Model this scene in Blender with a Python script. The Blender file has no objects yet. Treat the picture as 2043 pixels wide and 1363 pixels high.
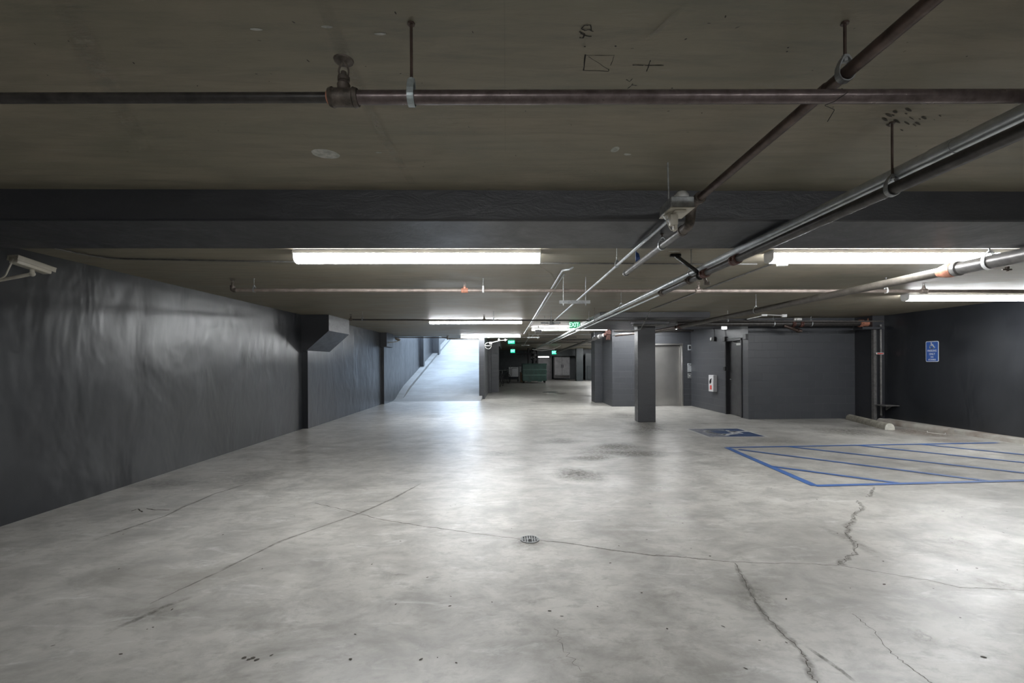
import bpy, bmesh, math, random
from mathutils import Vector, Matrix
random.seed(7)
SC = bpy.context.scene
COL = SC.collection
CZ = 2.63                      # ceiling height
# ------------------------------------------------------------------ surveying helpers (real positions from measured sight lines)
F, CX, CY, TH, RO, EH = 908., 1028.2, 724., .02, .005, 1.5
def ray(px, py):
    u = (px-CX)/F; v = (CY-py)/F
    a = u*math.cos(RO)+v*math.sin(RO); b = -u*math.sin(RO)+v*math.cos(RO)
    return (a*math.cos(TH)+math.sin(TH), -a*math.sin(TH)+math.cos(TH), b)
def onz(px, py, z=0.):
    r = ray(px, py); t = (z-EH)/r[2]; return Vector((r[0]*t, r[1]*t, z))
def ony(px, py, y):
    r = ray(px, py); t = y/r[1]; return Vector((r[0]*t, y, EH+r[2]*t))
def onx(px, py, x):
    r = ray(px, py); t = x/r[0]; return Vector((x, r[1]*t, EH+r[2]*t))
# ------------------------------------------------------------------ materials
def newmat(name):
    m = bpy.data.materials.new(name); m.use_nodes = True
    nt = m.node_tree; nt.nodes.clear()
    out = nt.nodes.new('ShaderNodeOutputMaterial'); p = nt.nodes.new('ShaderNodeBsdfPrincipled')
    nt.links.new(p.outputs[0], out.inputs[0])
    return m, nt, p, out
def N(nt, t, **kw):
    n = nt.nodes.new(t)
    for k, v in kw.items(): setattr(n, k, v)
    return n
def setin(n, d):
    for k, v in d.items(): n.inputs[k].default_value = v
def pos(nt, scale=(1,1,1), loc=(0,0,0)):
    g = N(nt, 'ShaderNodeNewGeometry'); mp = N(nt, 'ShaderNodeMapping')
    setin(mp, {'Scale': scale, 'Location': loc}); nt.links.new(g.outputs['Position'], mp.inputs[0]); return mp.outputs[0]
def noise(nt, vec, scale, detail=6, rough=.6, dist=0):
    n = N(nt, 'ShaderNodeTexNoise'); setin(n, {'Scale': scale, 'Detail': detail, 'Roughness': rough, 'Distortion': dist})
    nt.links.new(vec, n.inputs['Vector']); return n.outputs[0]
def ramp(nt, fac, stops):
    r = N(nt, 'ShaderNodeValToRGB'); el = r.color_ramp.elements
    while len(el) < len(stops): el.new(.5)
    for e, (p, c) in zip(el, stops):
        e.position = p; e.color = (c, c, c, 1) if isinstance(c, (int, float)) else (*c, 1)
    nt.links.new(fac, r.inputs[0]); return r.outputs[0]
def mixc(nt, fac, a, b, mode='MIX'):
    m = N(nt, 'ShaderNodeMix', data_type='RGBA', blend_type=mode)
    for i, v in ((0, fac), (6, a), (7, b)):
        if hasattr(v, 'is_linked') or isinstance(v, bpy.types.NodeSocket): nt.links.new(v, m.inputs[i])
        elif isinstance(v, (int, float)): m.inputs[i].default_value = v if i == 0 else (v, v, v, 1)
        else: m.inputs[i].default_value = (*v, 1)
    return m.outputs[2]
def rng(nt, v, a, b, c, d):
    m = N(nt, 'ShaderNodeMapRange'); setin(m, {1: a, 2: b, 3: c, 4: d}); nt.links.new(v, m.inputs[0]); return m.outputs[0]
def bump(nt, h, p, strength=.3, dist=.01, prev=None):
    b = N(nt, 'ShaderNodeBump'); setin(b, {'Strength': strength, 'Distance': dist}); nt.links.new(h, b.inputs['Height'])
    if prev is not None: nt.links.new(prev, b.inputs['Normal'])
    if p is not None: nt.links.new(b.outputs[0], p.inputs['Normal'])
    return b.outputs[0]
def simple(name, col, rough=.5, metal=0., var=.12, scale=14, bmp=.0, col2=None, spec=.5):
    m, nt, p, o = newmat(name)
    v = pos(nt); n = noise(nt, v, scale)
    c2 = col2 or tuple(max(0, c*(1-var*2)) for c in col)
    nt.links.new(mixc(nt, ramp(nt, n, [(.35, 0), (.65, 1)]), tuple(min(1, c*(1+var)) for c in col), c2), p.inputs['Base Color'])
    setin(p, {'Metallic': metal, 'Specular IOR Level': spec})
    nt.links.new(rng(nt, n, .3, .7, max(.03, rough-.07), min(1, rough+.07)), p.inputs['Roughness'])
    if bmp: bump(nt, noise(nt, v, scale*6, 3), p, bmp, .002)
    return m
def emit(name, col, s):
    m, nt, p, o = newmat(name)
    setin(p, {'Base Color': (*[min(1, c) for c in col], 1), 'Emission Color': (*col, 1), 'Emission Strength': s, 'Roughness': .4})
    return m
M = {}
# floor concrete
m, nt, p, o = newmat('floor_concrete'); v = pos(nt)
n1 = noise(nt, v, .45, 5, .55); n2 = noise(nt, pos(nt, (1, 1.25, 1), (4, 2, 0)), 2.1, 9, .68, .4); n3 = noise(nt, pos(nt, (1.6, 5, 1)), 1.3, 6, .7, .8); n4 = noise(nt, v, 38, 4, .7)
c = mixc(nt, ramp(nt, n1, [(.3, 0), (.7, 1)]), (.345, .333, .308), (.495, .48, .448))
c = mixc(nt, ramp(nt, n2, [(.34, .85), (.58, 0)]), c, (.235, .228, .212))
c = mixc(nt, ramp(nt, n3, [(.56, 0), (.72, .6)]), c, (.60, .60, .585))
n5 = noise(nt, pos(nt, (1, 1.6, 1), (5, 5, 0)), 7, 8, .72, .3)
c = mixc(nt, ramp(nt, n5, [(.34, .75), (.50, 0)]), c, (.26, .25, .228))
c = mixc(nt, ramp(nt, n5, [(.58, 0), (.75, .35)]), c, (.58, .575, .55))
c = mixc(nt, ramp(nt, n4, [(.62, 0), (.76, .4)]), c, (.20, .19, .17))
nst = noise(nt, pos(nt, (.9, 1.6, 1), (11, 3, 0)), .8, 7, .7, .6)
c = mixc(nt, ramp(nt, nst, [(.55, 0), (.70, .6)]), c, (.19, .18, .16))
nt.links.new(c, p.inputs['Base Color'])
nt.links.new(rng(nt, noise(nt, pos(nt, (1, 1.5, 1), (3, 8, 0)), 1.5, 8, .7, .5), .3, .7, .285, .43), p.inputs['Roughness'])
setin(p, {'Specular IOR Level': .5})
b1 = bump(nt, n2, None, .12, .02); bump(nt, n4, p, .12, .002, b1)
M['floor'] = m
# ramp concrete (broomed)
m, nt, p, o = newmat('ramp_concrete'); v = pos(nt)
n1 = noise(nt, pos(nt, (.25, 3.2, 1)), 3, 6, .7); n2 = noise(nt, v, .8, 6, .6)
c = mixc(nt, ramp(nt, n1, [(.3, 0), (.7, 1)]), (.19, .19, .185), (.28, .28, .275))
c = mixc(nt, ramp(nt, n2, [(.4, .6), (.6, 0)]), c, (.14, .135, .125))
nt.links.new(c, p.inputs['Base Color']); setin(p, {'Roughness': .6}); bump(nt, n1, p, .5, .01)
M['ramp'] = m
# ceiling concrete
m, nt, p, o = newmat('ceiling_concrete'); v = pos(nt)
n1 = noise(nt, pos(nt, (.8, 2.2, 1)), .9, 7, .6, .8); n2 = noise(nt, pos(nt, (1, 7, 1)), 2.2, 7, .7, .3); n4 = noise(nt, v, 22, 5, .7)
c = mixc(nt, ramp(nt, n1, [(.35, 0), (.65, 1)]), (.205, .188, .138), (.275, .238, .182))
c = mixc(nt, ramp(nt, n2, [(.34, .5), (.56, 0)]), c, (.135, .130, .106))
c = mixc(nt, ramp(nt, n2, [(.62, 0), (.76, .5)]), c, (.33, .31, .265))
c = mixc(nt, ramp(nt, n4, [(.70, 0), (.78, .4)]), c, (.36, .34, .30))
w = N(nt, 'ShaderNodeTexBrick', offset=.5); setin(w, {'Scale': 1., 'Mortar Size': .004, 'Mortar Smooth': .6, 'Brick Width': 2.44, 'Row Height': 1.22, 'Color1': (1, 1, 1, 1), 'Color2': (.93, .93, .93, 1), 'Mortar': (.86, .86, .86, 1)})
nt.links.new(v, w.inputs[0]); c = mixc(nt, .6, c, w.outputs[0], 'MULTIPLY')
nt.links.new(c, p.inputs['Base Color'])
nt.links.new(rng(nt, n1, .3, .7, .42, .66), p.inputs['Roughness'])
b1 = bump(nt, n2, None, .25, .012); bump(nt, n4, p, .3, .003, b1)
M['ceiling'] = m
# satin charcoal paint on poured wall
m, nt, p, o = newmat('charcoal_wall_paint'); v = pos(nt)
n1 = noise(nt, pos(nt, (1, 1.2, .6)), 1.3, 3, .5, .5); n2 = noise(nt, pos(nt, (1, 1.6, .8), (3, 1, 7)), 4.0, 2, .5); n3 = noise(nt, v, 60, 3)
nt.links.new(mixc(nt, ramp(nt, n1, [(.35, 0), (.65, 1)]), (.0135, .0150, .0185), (.020, .0220, .0265)), p.inputs['Base Color'])
nt.links.new(rng(nt, n2, .3, .7, .28, .34), p.inputs['Roughness']); setin(p, {'Specular IOR Level': .75})
b1 = bump(nt, n1, None, .45, .05); bump(nt, n2, p, .22, .015, b1)
M['wall'] = m
# charcoal paint on cast beams and columns
m, nt, p, o = newmat('charcoal_cast_paint'); v = pos(nt)
n1 = noise(nt, pos(nt, (1, 1, 3)), 4, 8, .7, .5); n2 = noise(nt, v, 30, 4)
nt.links.new(mixc(nt, ramp(nt, n1, [(.62, 0), (.8, .6)]), (.024, .025, .030), (.06, .062, .067)), p.inputs['Base Color'])
nt.links.new(rng(nt, n1, .3, .7, .32, .5), p.inputs['Roughness']); b1 = bump(nt, n1, None, .4, .015); bump(nt, n2, p, .2, .003, b1); setin(p, {'Specular IOR Level': .8})
M['cast'] = m
# charcoal block wall
m, nt, p, o = newmat('charcoal_block_paint'); g = N(nt, 'ShaderNodeNewGeometry'); sx = N(nt, 'ShaderNodeSeparateXYZ'); ad = N(nt, 'ShaderNodeMath', operation='ADD'); cb = N(nt, 'ShaderNodeCombineXYZ')
nt.links.new(g.outputs['Position'], sx.inputs[0]); nt.links.new(sx.outputs[0], ad.inputs[0]); nt.links.new(sx.outputs[1], ad.inputs[1]); nt.links.new(ad.outputs[0], cb.inputs[0]); nt.links.new(sx.outputs[2], cb.inputs[1])
w = N(nt, 'ShaderNodeTexBrick', offset=.5); setin(w, {'Scale': 1., 'Mortar Size': .005, 'Mortar Smooth': .3, 'Brick Width': .4, 'Row Height': .2, 'Color1': (.054, .057, .064, 1), 'Color2': (.048, .051, .058, 1), 'Mortar': (.072, .075, .080, 1)})
nt.links.new(cb.outputs[0], w.inputs[0]); nt.links.new(w.outputs[0], p.inputs['Base Color'])
n2 = noise(nt, pos(nt), 45, 4, .7); setin(p, {'Roughness': .42})
b1 = N(nt, 'ShaderNodeBump', invert=True); setin(b1, {'Strength': .8, 'Distance': .006}); nt.links.new(w.outputs[1], b1.inputs['Height'])
bump(nt, n2, p, .25, .003, b1.outputs[0])
M['block'] = m
# brushed steel
m, nt, p, o = newmat('brushed_steel'); n1 = noise(nt, pos(nt, (60, 60, .6)), 1, 4); n2 = noise(nt, pos(nt), 1.5, 4)
nt.links.new(mixc(nt, n2, (.36, .35, .33), (.55, .54, .52)), p.inputs['Base Color']); setin(p, {'Metallic': 1.}); nt.links.new(rng(nt, n1, .3, .7, .30, .42), p.inputs['Roughness']); bump(nt, n1, p, .05, .002)
M['steel'] = m
def wear(name, base, worn, thr=.5, rough=.5, scale=9):
    m, nt, p, o = newmat(name); v = pos(nt)
    n1 = noise(nt, v, scale, 8, .75); n2 = noise(nt, v, scale*5, 5, .7)
    c = mixc(nt, ramp(nt, n1, [(thr, 0), (thr+.14, .8)]), base, worn); c = mixc(nt, ramp(nt, n2, [(.6, 0), (.7, .5)]), c, worn)
    nt.links.new(c, p.inputs['Base Color']); setin(p, {'Roughness': rough}); return m
M['blue_line'] = wear('blue_floor_paint', (.045, .11, .30), (.26, .27, .28), .60, .45)
M['blue_pad'] = wear('blue_pad_paint', (.020, .048, .13), (.12, .13, .17), .56, .4, 6)
M['blue_pad_worn'] = wear('worn_blue_pad_paint', (.07, .08, .13), (.30, .30, .30), .45, .45, 14)
M['white_line'] = wear('worn_white_floor_paint', (.50, .51, .52), (.30, .30, .32), .6, .5)
M['border_line'] = wear('faded_border_paint', (.50, .50, .49), (.36, .35, .33), .5, .5)
M['galv'] = simple('galvanised_conduit', (.58, .61, .63), .34, .6, .1, 10)
M['galv_dull'] = simple('dull_zinc', (.34, .35, .35), .5, .7, .15, 25)
M['darkpipe'] = simple('dark_steel_pipe', (.055, .05, .047), .36, .35, .2, 18, .1)
M['greypipe'] = simple('grey_painted_pipe', (.16, .155, .15), .38, .3, .15, 14, .1)
M['umberpipe'] = simple('umber_painted_pipe', (.085, .075, .064), .5, .1, .15, 14, .1)
M['rust'] = simple('rusty_pipe', (.085, .058, .048), .40, .45, .2, 16, .15, (.05, .034, .028))
M['brownpipe'] = simple('brown_steel_pipe', (.135, .108, .105), .33, .5, .2, 20, .12, (.08, .06, .058))
M['palepipe'] = simple('pale_brown_pipe', (.26, .215, .19), .45, .3, .15, 12)
M['redcoup'] = simple('red_primer_coupling', (.10, .040, .030), .5, .1, .25, 20, .2)
M['rustred'] = simple('dark_rust_riser', (.022, .010, .008), .75, 0, .25, 20, .2, None, .1)
M['orangecoup'] = simple('orange_primer_coupling', (.46, .20, .13), .45, .0, .15, 20)
M['cast_iron'] = simple('dark_brown_fitting', (.11, .09, .075), .55, .3, .25, 30, .2)
M['black'] = simple('matt_black', (.012, .012, .013), .45, 0, .1)
M['white'] = simple('white_enamel', (.62, .62, .60), .4, 0, .04)
M['cream'] = simple('cream_camera_shell', (.50, .47, .40), .42, 0, .05)
M['zinc_strap'] = simple('zinc_strap', (.42, .47, .48), .45, .5, .12, 30)
M['housing'] = simple('white_fixture_housing', (.72, .72, .72), .4, 0, .03)
M['door'] = simple('charcoal_door_paint', (.055, .055, .057), .38, 0, .08, 5)
M['frame_dark'] = simple('dark_door_frame', (.018, .018, .020), .35, 0, .1)
M['chrome'] = simple('chrome', (.75, .75, .75), .15, 1, .02)
M['stop'] = simple('wheel_stop_concrete', (.33, .31, .26), .7, 0, .15, 12, .3)
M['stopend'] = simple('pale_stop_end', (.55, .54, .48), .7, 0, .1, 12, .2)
M['curb_stain'] = simple('stained_curb_concrete', (.34, .33, .30), .7, 0, .1, 2.2, .3, (.21, .175, .15))
M['signblue'] = simple('sign_blue', (.045, .12, .42), .35, 0, .03)
M['signwhite'] = simple('sign_white', (.72, .76, .80), .35, 0, .03)
M['red'] = simple('red_label', (.50, .05, .04), .45, 0, .05)
M['extwhite'] = simple('cabinet_white', (.55, .55, .56), .4, 0, .04)
M['dumpster'] = simple('dark_green_steel', (.022, .075, .058), .45, 0, .15, 6, .1)
M['dumprib'] = simple('pale_green_rib', (.20, .33, .28), .45, 0, .1)
M['appliance'] = simple('white_appliance', (.80, .82, .84), .35, 0, .02)
M['coolersteel'] = simple('grey_cooler_steel', (.42, .41, .42), .45, .0, .1, 4)
M['greywall'] = simple('pale_grey_panel', (.33, .32, .335), .5, 0, .1, 4)
M['tealwall'] = simple('dark_teal_paint', (.014, .022, .024), .45, 0, .12, 4)
M['cardboard'] = simple('cardboard', (.20, .14, .09), .8, 0, .1)
M['rubber'] = simple('black_rubber', (.015, .015, .015), .7)
M['crackdark'] = simple('dark_crack_tone', (.07, .062, .05), .9)  # dark tone of cracks, chips and specks
M['markblack'] = simple('marker_ink', (.012, .011, .010), .8)
M['patch'] = simple('white_plaster_patch', (.46, .46, .43), .8, 0, .15, 30, .3)
M['dust'] = simple('dusty_mark', (.20, .19, .165), .85, 0, .2, 30)
M['bluetag'] = simple('blue_plastic', (.03, .09, .30), .4)
M['bin'] = simple('grey_plastic', (.16, .17, .17), .5)
M['lens'] = simple('smoked_lens', (.02, .02, .025), .1)
M['glow'] = emit('tube_light_diffuser', (.965, .985, 1.), 17.)
M['glow_added'] = emit('added_corner_tube_diffuser', (.965, .985, 1.), 30.)  # stronger glow for the unseen lamps added round the corner
M['glow_far'] = emit('far_strip_glow', (1., .985, .96), 3.)
M['lampface'] = emit('lit_lamp_face', (1., 1., 1.), .8)
M['exitface'] = emit('exit_sign_face', (.02, .26, .11), .16)
M['exitletter'] = emit('exit_sign_letters', (.45, 1., .72), .5)
M['exitfar'] = emit('far_exit_sign_face', (.0, .55, .30), .40)
def fademat(name, col, rough=.8):
    m, nt, p, o = newmat(name); at = N(nt, 'ShaderNodeAttribute', attribute_name='fade'); tr = N(nt, 'ShaderNodeBsdfTransparent'); mx = N(nt, 'ShaderNodeMixShader')
    n = noise(nt, pos(nt), 16, 8, .75); mu = N(nt, 'ShaderNodeMath', operation='MULTIPLY')
    nt.links.new(at.outputs['Fac'], mu.inputs[0]); nt.links.new(rng(nt, n, .36, .62, .15, .85), mu.inputs[1])
    setin(p, {'Base Color': (*col, 1), 'Roughness': rough}); nt.links.new(mu.outputs[0], mx.inputs[0]); nt.links.new(tr.outputs[0], mx.inputs[1]); nt.links.new(p.outputs[0], mx.inputs[2]); nt.links.new(mx.outputs[0], o.inputs[0]); return m
M['dirt'] = fademat('floor_dirt', (.15, .14, .12), .55)
M['brownstain'] = fademat('brown_stain', (.20, .14, .10), .6)
M['palestain'] = fademat('pale_scuff', (.8, .79, .77), .6)
# ------------------------------------------------------------------ mesh builder
class B:
    def __init__(s): s.bm = bmesh.new(); s.mi = 0; s.fl = s.bm.verts.layers.float.new('fade')
    def _set(s, n0):
        s.bm.faces.ensure_lookup_table()
        for f in s.bm.faces[n0:]: f.material_index = s.mi
    def box(s, a, b, bev=0, rot=None, piv=None, seg=1):
        n0 = len(s.bm.faces); a = Vector(a); b = Vector(b); c = (a+b)/2; d = b-a
        mt = Matrix.Translation(c) @ Matrix.Diagonal((*[abs(x) for x in d], 1))
        if rot is not None:
            pv = Vector(piv) if piv is not None else c
            mt = Matrix.Translation(pv) @ rot.to_4x4() @ Matrix.Translation(-pv) @ mt
        r = bmesh.ops.create_cube(s.bm, size=1, matrix=mt)
        if bev:
            ed = list({e for v in r['verts'] for e in v.link_edges})
            bmesh.ops.bevel(s.bm, geom=ed, offset=bev, segments=seg, affect='EDGES', profile=.5)
        s._set(n0); return s
    def ring(s, c, u, w, r, seg): return [s.bm.verts.new(c+(u*math.cos(2*math.pi*i/seg)+w*math.sin(2*math.pi*i/seg))*r) for i in range(seg)]
    def sweep(s, pts, rads, seg=12, cap=True, closed=False):
        n0 = len(s.bm.faces); pts = [Vector(p) for p in pts]; n = len(pts); up = None; rings = []
        for i, p in enumerate(pts):
            if closed: d = (pts[(i+1) % n]-pts[i-1]).normalized()
            elif i == 0: d = (pts[1]-p).normalized()
            elif i == n-1: d = (p-pts[i-1]).normalized()
            else: d = ((p-pts[i-1]).normalized()+(pts[i+1]-p).normalized()).normalized()
            if up is None: up = d.orthogonal().normalized()
            else: up = (up-d*up.dot(d)).normalized()
            w = d.cross(up); rings.append(s.ring(p, up, w, rads[i] if isinstance(rads, (list, tuple)) else rads, seg))
        rg = list(zip(rings, rings[1:]))
        if closed: rg.append((rings[-1], rings[0]))
        for a, b in rg:
            for i in range(seg): s.bm.faces.new((a[i], a[(i+1) % seg], b[(i+1) % seg], b[i]))
        if cap and not closed: s.bm.faces.new(rings[0][::-1]); s.bm.faces.new(rings[-1])
        s._set(n0); return s
    def cyl(s, p, q, r, seg=16, r2=None): return s.sweep([p, q], [r, r if r2 is None else r2], seg)
    def tube(s, pts, r, bend=None, seg=12):
        pts = [Vector(p) for p in pts]; bend = bend or r*3; out = [pts[0]]
        for i in range(1, len(pts)-1):
            a, b, c = pts[i-1], pts[i], pts[i+1]; u = (a-b); w = (c-b); k = min(bend, u.length*.45, w.length*.45); p0 = b+u.normalized()*k; p1 = b+w.normalized()*k
            for j in range(5):
                t = j/4; out.append(p0*(1-t)**2+b*2*t*(1-t)+p1*t*t)
        out.append(pts[-1]); return s.sweep(out, r, seg)
    def lathe(s, o, d, prof, seg=16):           # prof: (distance along d, radius)
        o = Vector(o); d = Vector(d).normalized(); u = d.orthogonal().normalized(); w = d.cross(u); n0 = len(s.bm.faces)
        rs = [s.ring(o+d*h, u, w, max(r, .0004), seg) for h, r in prof]
        for a, b in zip(rs, rs[1:]):
            for i in range(seg): s.bm.faces.new((a[i], a[(i+1) % seg], b[(i+1) % seg], b[i]))
        s.bm.faces.new(rs[0][::-1]); s.bm.faces.new(rs[-1]); s._set(n0); return s
    def prism(s, poly, ext):
        n0 = len(s.bm.faces); ext = Vector(ext); a = [s.bm.verts.new(Vector(p)) for p in poly]; b = [s.bm.verts.new(Vector(p)+ext) for p in poly]; n = len(a)
        s.bm.faces.new(a); s.bm.faces.new(b[::-1])
        for i in range(n): s.bm.faces.new((a[i], b[i], b[(i+1) % n], a[(i+1) % n]))
        s._set(n0); return s
    def face(s, poly):
        n0 = len(s.bm.faces); s.bm.faces.new([s.bm.verts.new(Vector(p)) for p in poly]); s._set(n0); return s
    def sphere(s, c, r, sc=(1, 1, 1), seg=14):
        n0 = len(s.bm.faces); bmesh.ops.create_uvsphere(s.bm, u_segments=seg, v_segments=seg//2+1, radius=r, matrix=Matrix.Translation(Vector(c)) @ Matrix.Diagonal((*sc, 1))); s._set(n0); return s
    def torus(s, c, n, R, r, seg=28, ss=8):
        c = Vector(c); n = Vector(n).normalized(); u = n.orthogonal().normalized(); w = n.cross(u)
        return s.sweep([c+(u*math.cos(2*math.pi*i/seg)+w*math.sin(2*math.pi*i/seg))*R for i in range(seg)], r, ss, closed=True)
    def ribbon(s, pts, w, z, jit=0, soft=False, sub=1, dn=False):
        """flat strip lying on a horizontal surface; soft = fades to nothing at its edges"""
        P = [Vector((p[0], p[1], 0)) for p in pts]; W = list(w) if isinstance(w, (list, tuple)) else [w]*len(P)
        if sub > 1:
            Q, V = [], []
            for i in range(len(P)-1):
                d = (P[i+1]-P[i]); nn = Vector((-d.y, d.x, 0)).normalized()
                for k in range(sub):
                    t = k/sub; Q.append(P[i].lerp(P[i+1], t)+nn*(random.uniform(-jit, jit) if i+k else 0)); V.append(W[i]*(1-t)+W[i+1]*t)
            Q.append(P[-1]); V.append(W[-1]); P, W = Q, V
        n0 = len(s.bm.faces); rows = []
        for i, q in enumerate(P):
            d = (P[min(i+1, len(P)-1)]-P[max(i-1, 0)]).normalized(); nn = Vector((-d.y, d.x, 0)); h = W[i]/2; end = soft and i in (0, len(P)-1)
            if jit and not soft: h *= random.uniform(.6, 1.4)
            row = []
            for o in ((-1, -.35, .35, 1) if soft else (-1, 1)):
                v = s.bm.verts.new(Vector((q.x, q.y, z))+nn*h*o); v[s.fl] = 0. if (soft and (abs(o) == 1 or end)) else (.6 if soft else 1.); row.append(v)
            rows.append(row)
        for a, b in zip(rows, rows[1:]):
            for k in range(len(a)-1):
                f = (a[k], b[k], b[k+1], a[k+1]); s.bm.faces.new(f if dn else f[::-1])
        s._set(n0); return s
    def blob(s, c, rx, ry, z, ang=0, seg=22, rough=.25, core=.45, dn=False, hard=False, op=1.):
        n0 = len(s.bm.faces); c = Vector((c[0], c[1], z)); rings = []
        js = [1+random.uniform(-rough, rough) for _ in range(seg)]; js = [(js[i-1]+js[i]*2+js[(i+1) % seg])/4 for i in range(seg)]
        ce = s.bm.verts.new(c); ce[s.fl] = op
        for k, fade in ((core, op*.8), (1., 1. if hard else 0.)):
            rr = []
            for i in range(seg):
                a = 2*math.pi*i/seg; x = math.cos(a)*rx*k*js[i]; y = math.sin(a)*ry*k*js[i]
                v = s.bm.verts.new(c+Vector((x*math.cos(ang)-y*math.sin(ang), x*math.sin(ang)+y*math.cos(ang), 0))); v[s.fl] = fade; rr.append(v)
            rings.append(rr)
        for i in range(seg):
            j = (i+1) % seg; fs = [(ce, rings[0][i], rings[0][j]), (rings[0][i], rings[1][i], rings[1][j], rings[0][j])]
            for f in fs: s.bm.faces.new(f[::-1] if dn else f)
        s._set(n0); return s
    def text(s, txt, size, org, right, up, depth=.001, align='CENTER'):
        cu = bpy.data.curves.new('t', 'FONT'); cu.body = txt; cu.size = size; cu.align_x = align; cu.align_y = 'CENTER'; cu.extrude = depth; cu.resolution_u = 3; cu.offset = size*.012
        ob = bpy.data.objects.new('t', cu); COL.objects.link(ob); dg = bpy.context.evaluated_depsgraph_get(); me = bpy.data.meshes.new_from_object(ob.evaluated_get(dg))
        R = Vector(right).normalized(); U = Vector(up).normalized(); Nn = R.cross(U); mt = Matrix((R, U, Nn)).transposed().to_4x4(); mt.translation = Vector(org); sx = Vector(right).length; me.transform(mt @ Matrix.Diagonal((sx, 1, 1, 1)))
        n0 = len(s.bm.faces); s.bm.from_mesh(me); s._set(n0); bpy.data.objects.remove(ob); bpy.data.curves.remove(cu); bpy.data.meshes.remove(me); return s
def rootloc(o):
    v = Vector((0, 0, 0))
    while o: v += o.location; o = o.parent
    return v
def obj(name, b, mats, parent=None, label=None, origin=None):
    if not isinstance(mats, (list, tuple)): mats = [mats]
    me = bpy.data.meshes.new(name)
    bmesh.ops.recalc_face_normals(b.bm, faces=[f for f in b.bm.faces]) if not getattr(b, 'keep', False) else None
    vs = [v.co for v in b.bm.verts]
    if parent: off = rootloc(parent)
    elif origin is not None: off = Vector(origin)
    else: off = Vector(((min(v.x for v in vs)+max(v.x for v in vs))/2, (min(v.y for v in vs)+max(v.y for v in vs))/2, min(v.z for v in vs)))
    for v in b.bm.verts: v.co -= off
    b.bm.to_mesh(me); b.bm.free()
    for p in me.polygons: p.use_smooth = True
    me.set_sharp_from_angle(angle=math.radians(38))
    for mm in mats: me.materials.append(M[mm] if isinstance(mm, str) else mm)
    o = bpy.data.objects.new(name, me); COL.objects.link(o)
    if parent: o.parent = parent
    else: o.location = off
    if label: o['label'] = label
    return o
def tag(o, label, cat, group=None, kind=None):
    o['label'] = label; o['category'] = cat
    if group: o['group'] = group
    if kind: o['kind'] = kind
    return o
def thing(name, loc, label, cat, group=None):
    o = bpy.data.objects.new(name, None); COL.objects.link(o); o.location = loc; o.empty_display_size = .1; return tag(o, label, cat, group)
def struct(name, b, mats):
    o = obj(name, b, mats, origin=(0, 0, 0)); o['kind'] = 'structure'; return o
def copy_tree(o, parent=None):
    c = o.copy(); COL.objects.link(c); c.parent = parent
    for ch in list(o.children): copy_tree(ch, c)
    return c
V = Vector
# ================================================================== SETTING
XL, XR = -4.71, 9.42
# ---- floor with its cracks, stains and scuffs
b = B(); b.keep = True
b.face([(-6, -7, 0), (10.6, -7, 0), (10.6, 18.0, 0), (-6, 18.0, 0)])
b.face([(-1.13, 18.0, 0), (10.6, 18.0, 0), (10.6, 44, 0), (-1.13, 44, 0)])
zz = [.0006]
def nz(): zz[0] += .00001; return zz[0]
def fl(pts): return [onz(x, y) for x, y in pts]
b.mi = 1
def crack(pts, w=.004, jit=.009, sub=9, dirt=0):
    P = fl(pts)
    if dirt: b.mi = 2; b.ribbon(P, [dirt*random.uniform(.4, 1.6) for _ in P], nz(), jit, True, 3); b.mi = 1
    b.ribbon(P, w, nz(), jit, False, sub)
crack([(628, 1004), (700, 1020), (760, 1037), (860, 1052), (960, 1066), (1038, 1076)], .006)
crack([(1078, 1079), (1150, 1086), (1225, 1098), (1300, 1108), (1345, 1110), (1400, 1116), (1465, 1122)], .005, dirt=.02)
crack([(1465, 1122), (1590, 1125), (1676, 1128), (1740, 1140), (1850, 1157), (1912, 1172), (2000, 1176), (2060, 1180)], .004)
crack([(840, 965), (790, 992), (765, 1004), (712, 1027), (640, 1052), (560, 1080), (500, 1110), (440, 1140)], .003, dirt=.035)
crack([(440, 1140), (360, 1176), (300, 1205)], .0015, dirt=.03)
crack([(1466, 1124), (1490, 1168), (1506, 1200), (1533, 1235), (1568, 1270), (1600, 1300), (1610, 1320), (1615, 1345), (1630, 1363)], .004, dirt=.05)
crack([(1708, 998), (1720, 1012), (1704, 1030), (1693, 1050), (1690, 1068), (1708, 1085), (1705, 1105), (1680, 1120), (1674, 1128)], .005, .02, dirt=.06)
crack([(1745, 972), (1738, 985), (1730, 992)], .005, .02, dirt=.03)
crack([(1700, 1225), (1745, 1260), (1775, 1300), (1820, 1335), (1860, 1363)], .003)
crack([(495, 965), (430, 985), (370, 1010), (330, 1030), (190, 1077)], .0015, dirt=.04)
crack([(1105, 1255), (1130, 1300), (1160, 1340)], .002, .02)
b.mi = 2
def stain(px, py, w, h, op=.6, mi=2, ang=0, core=.4):
    c = onz(px, py); a = onz(px-w/2, py); d = onz(px+w/2, py); e = onz(px, py-h/2); f = onz(px, py+h/2); b.mi = mi
    b.blob(c, (d-a).length/2, (e-f).length/2, nz(), ang, rough=.35, core=core, op=op); b.mi = 2
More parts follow.
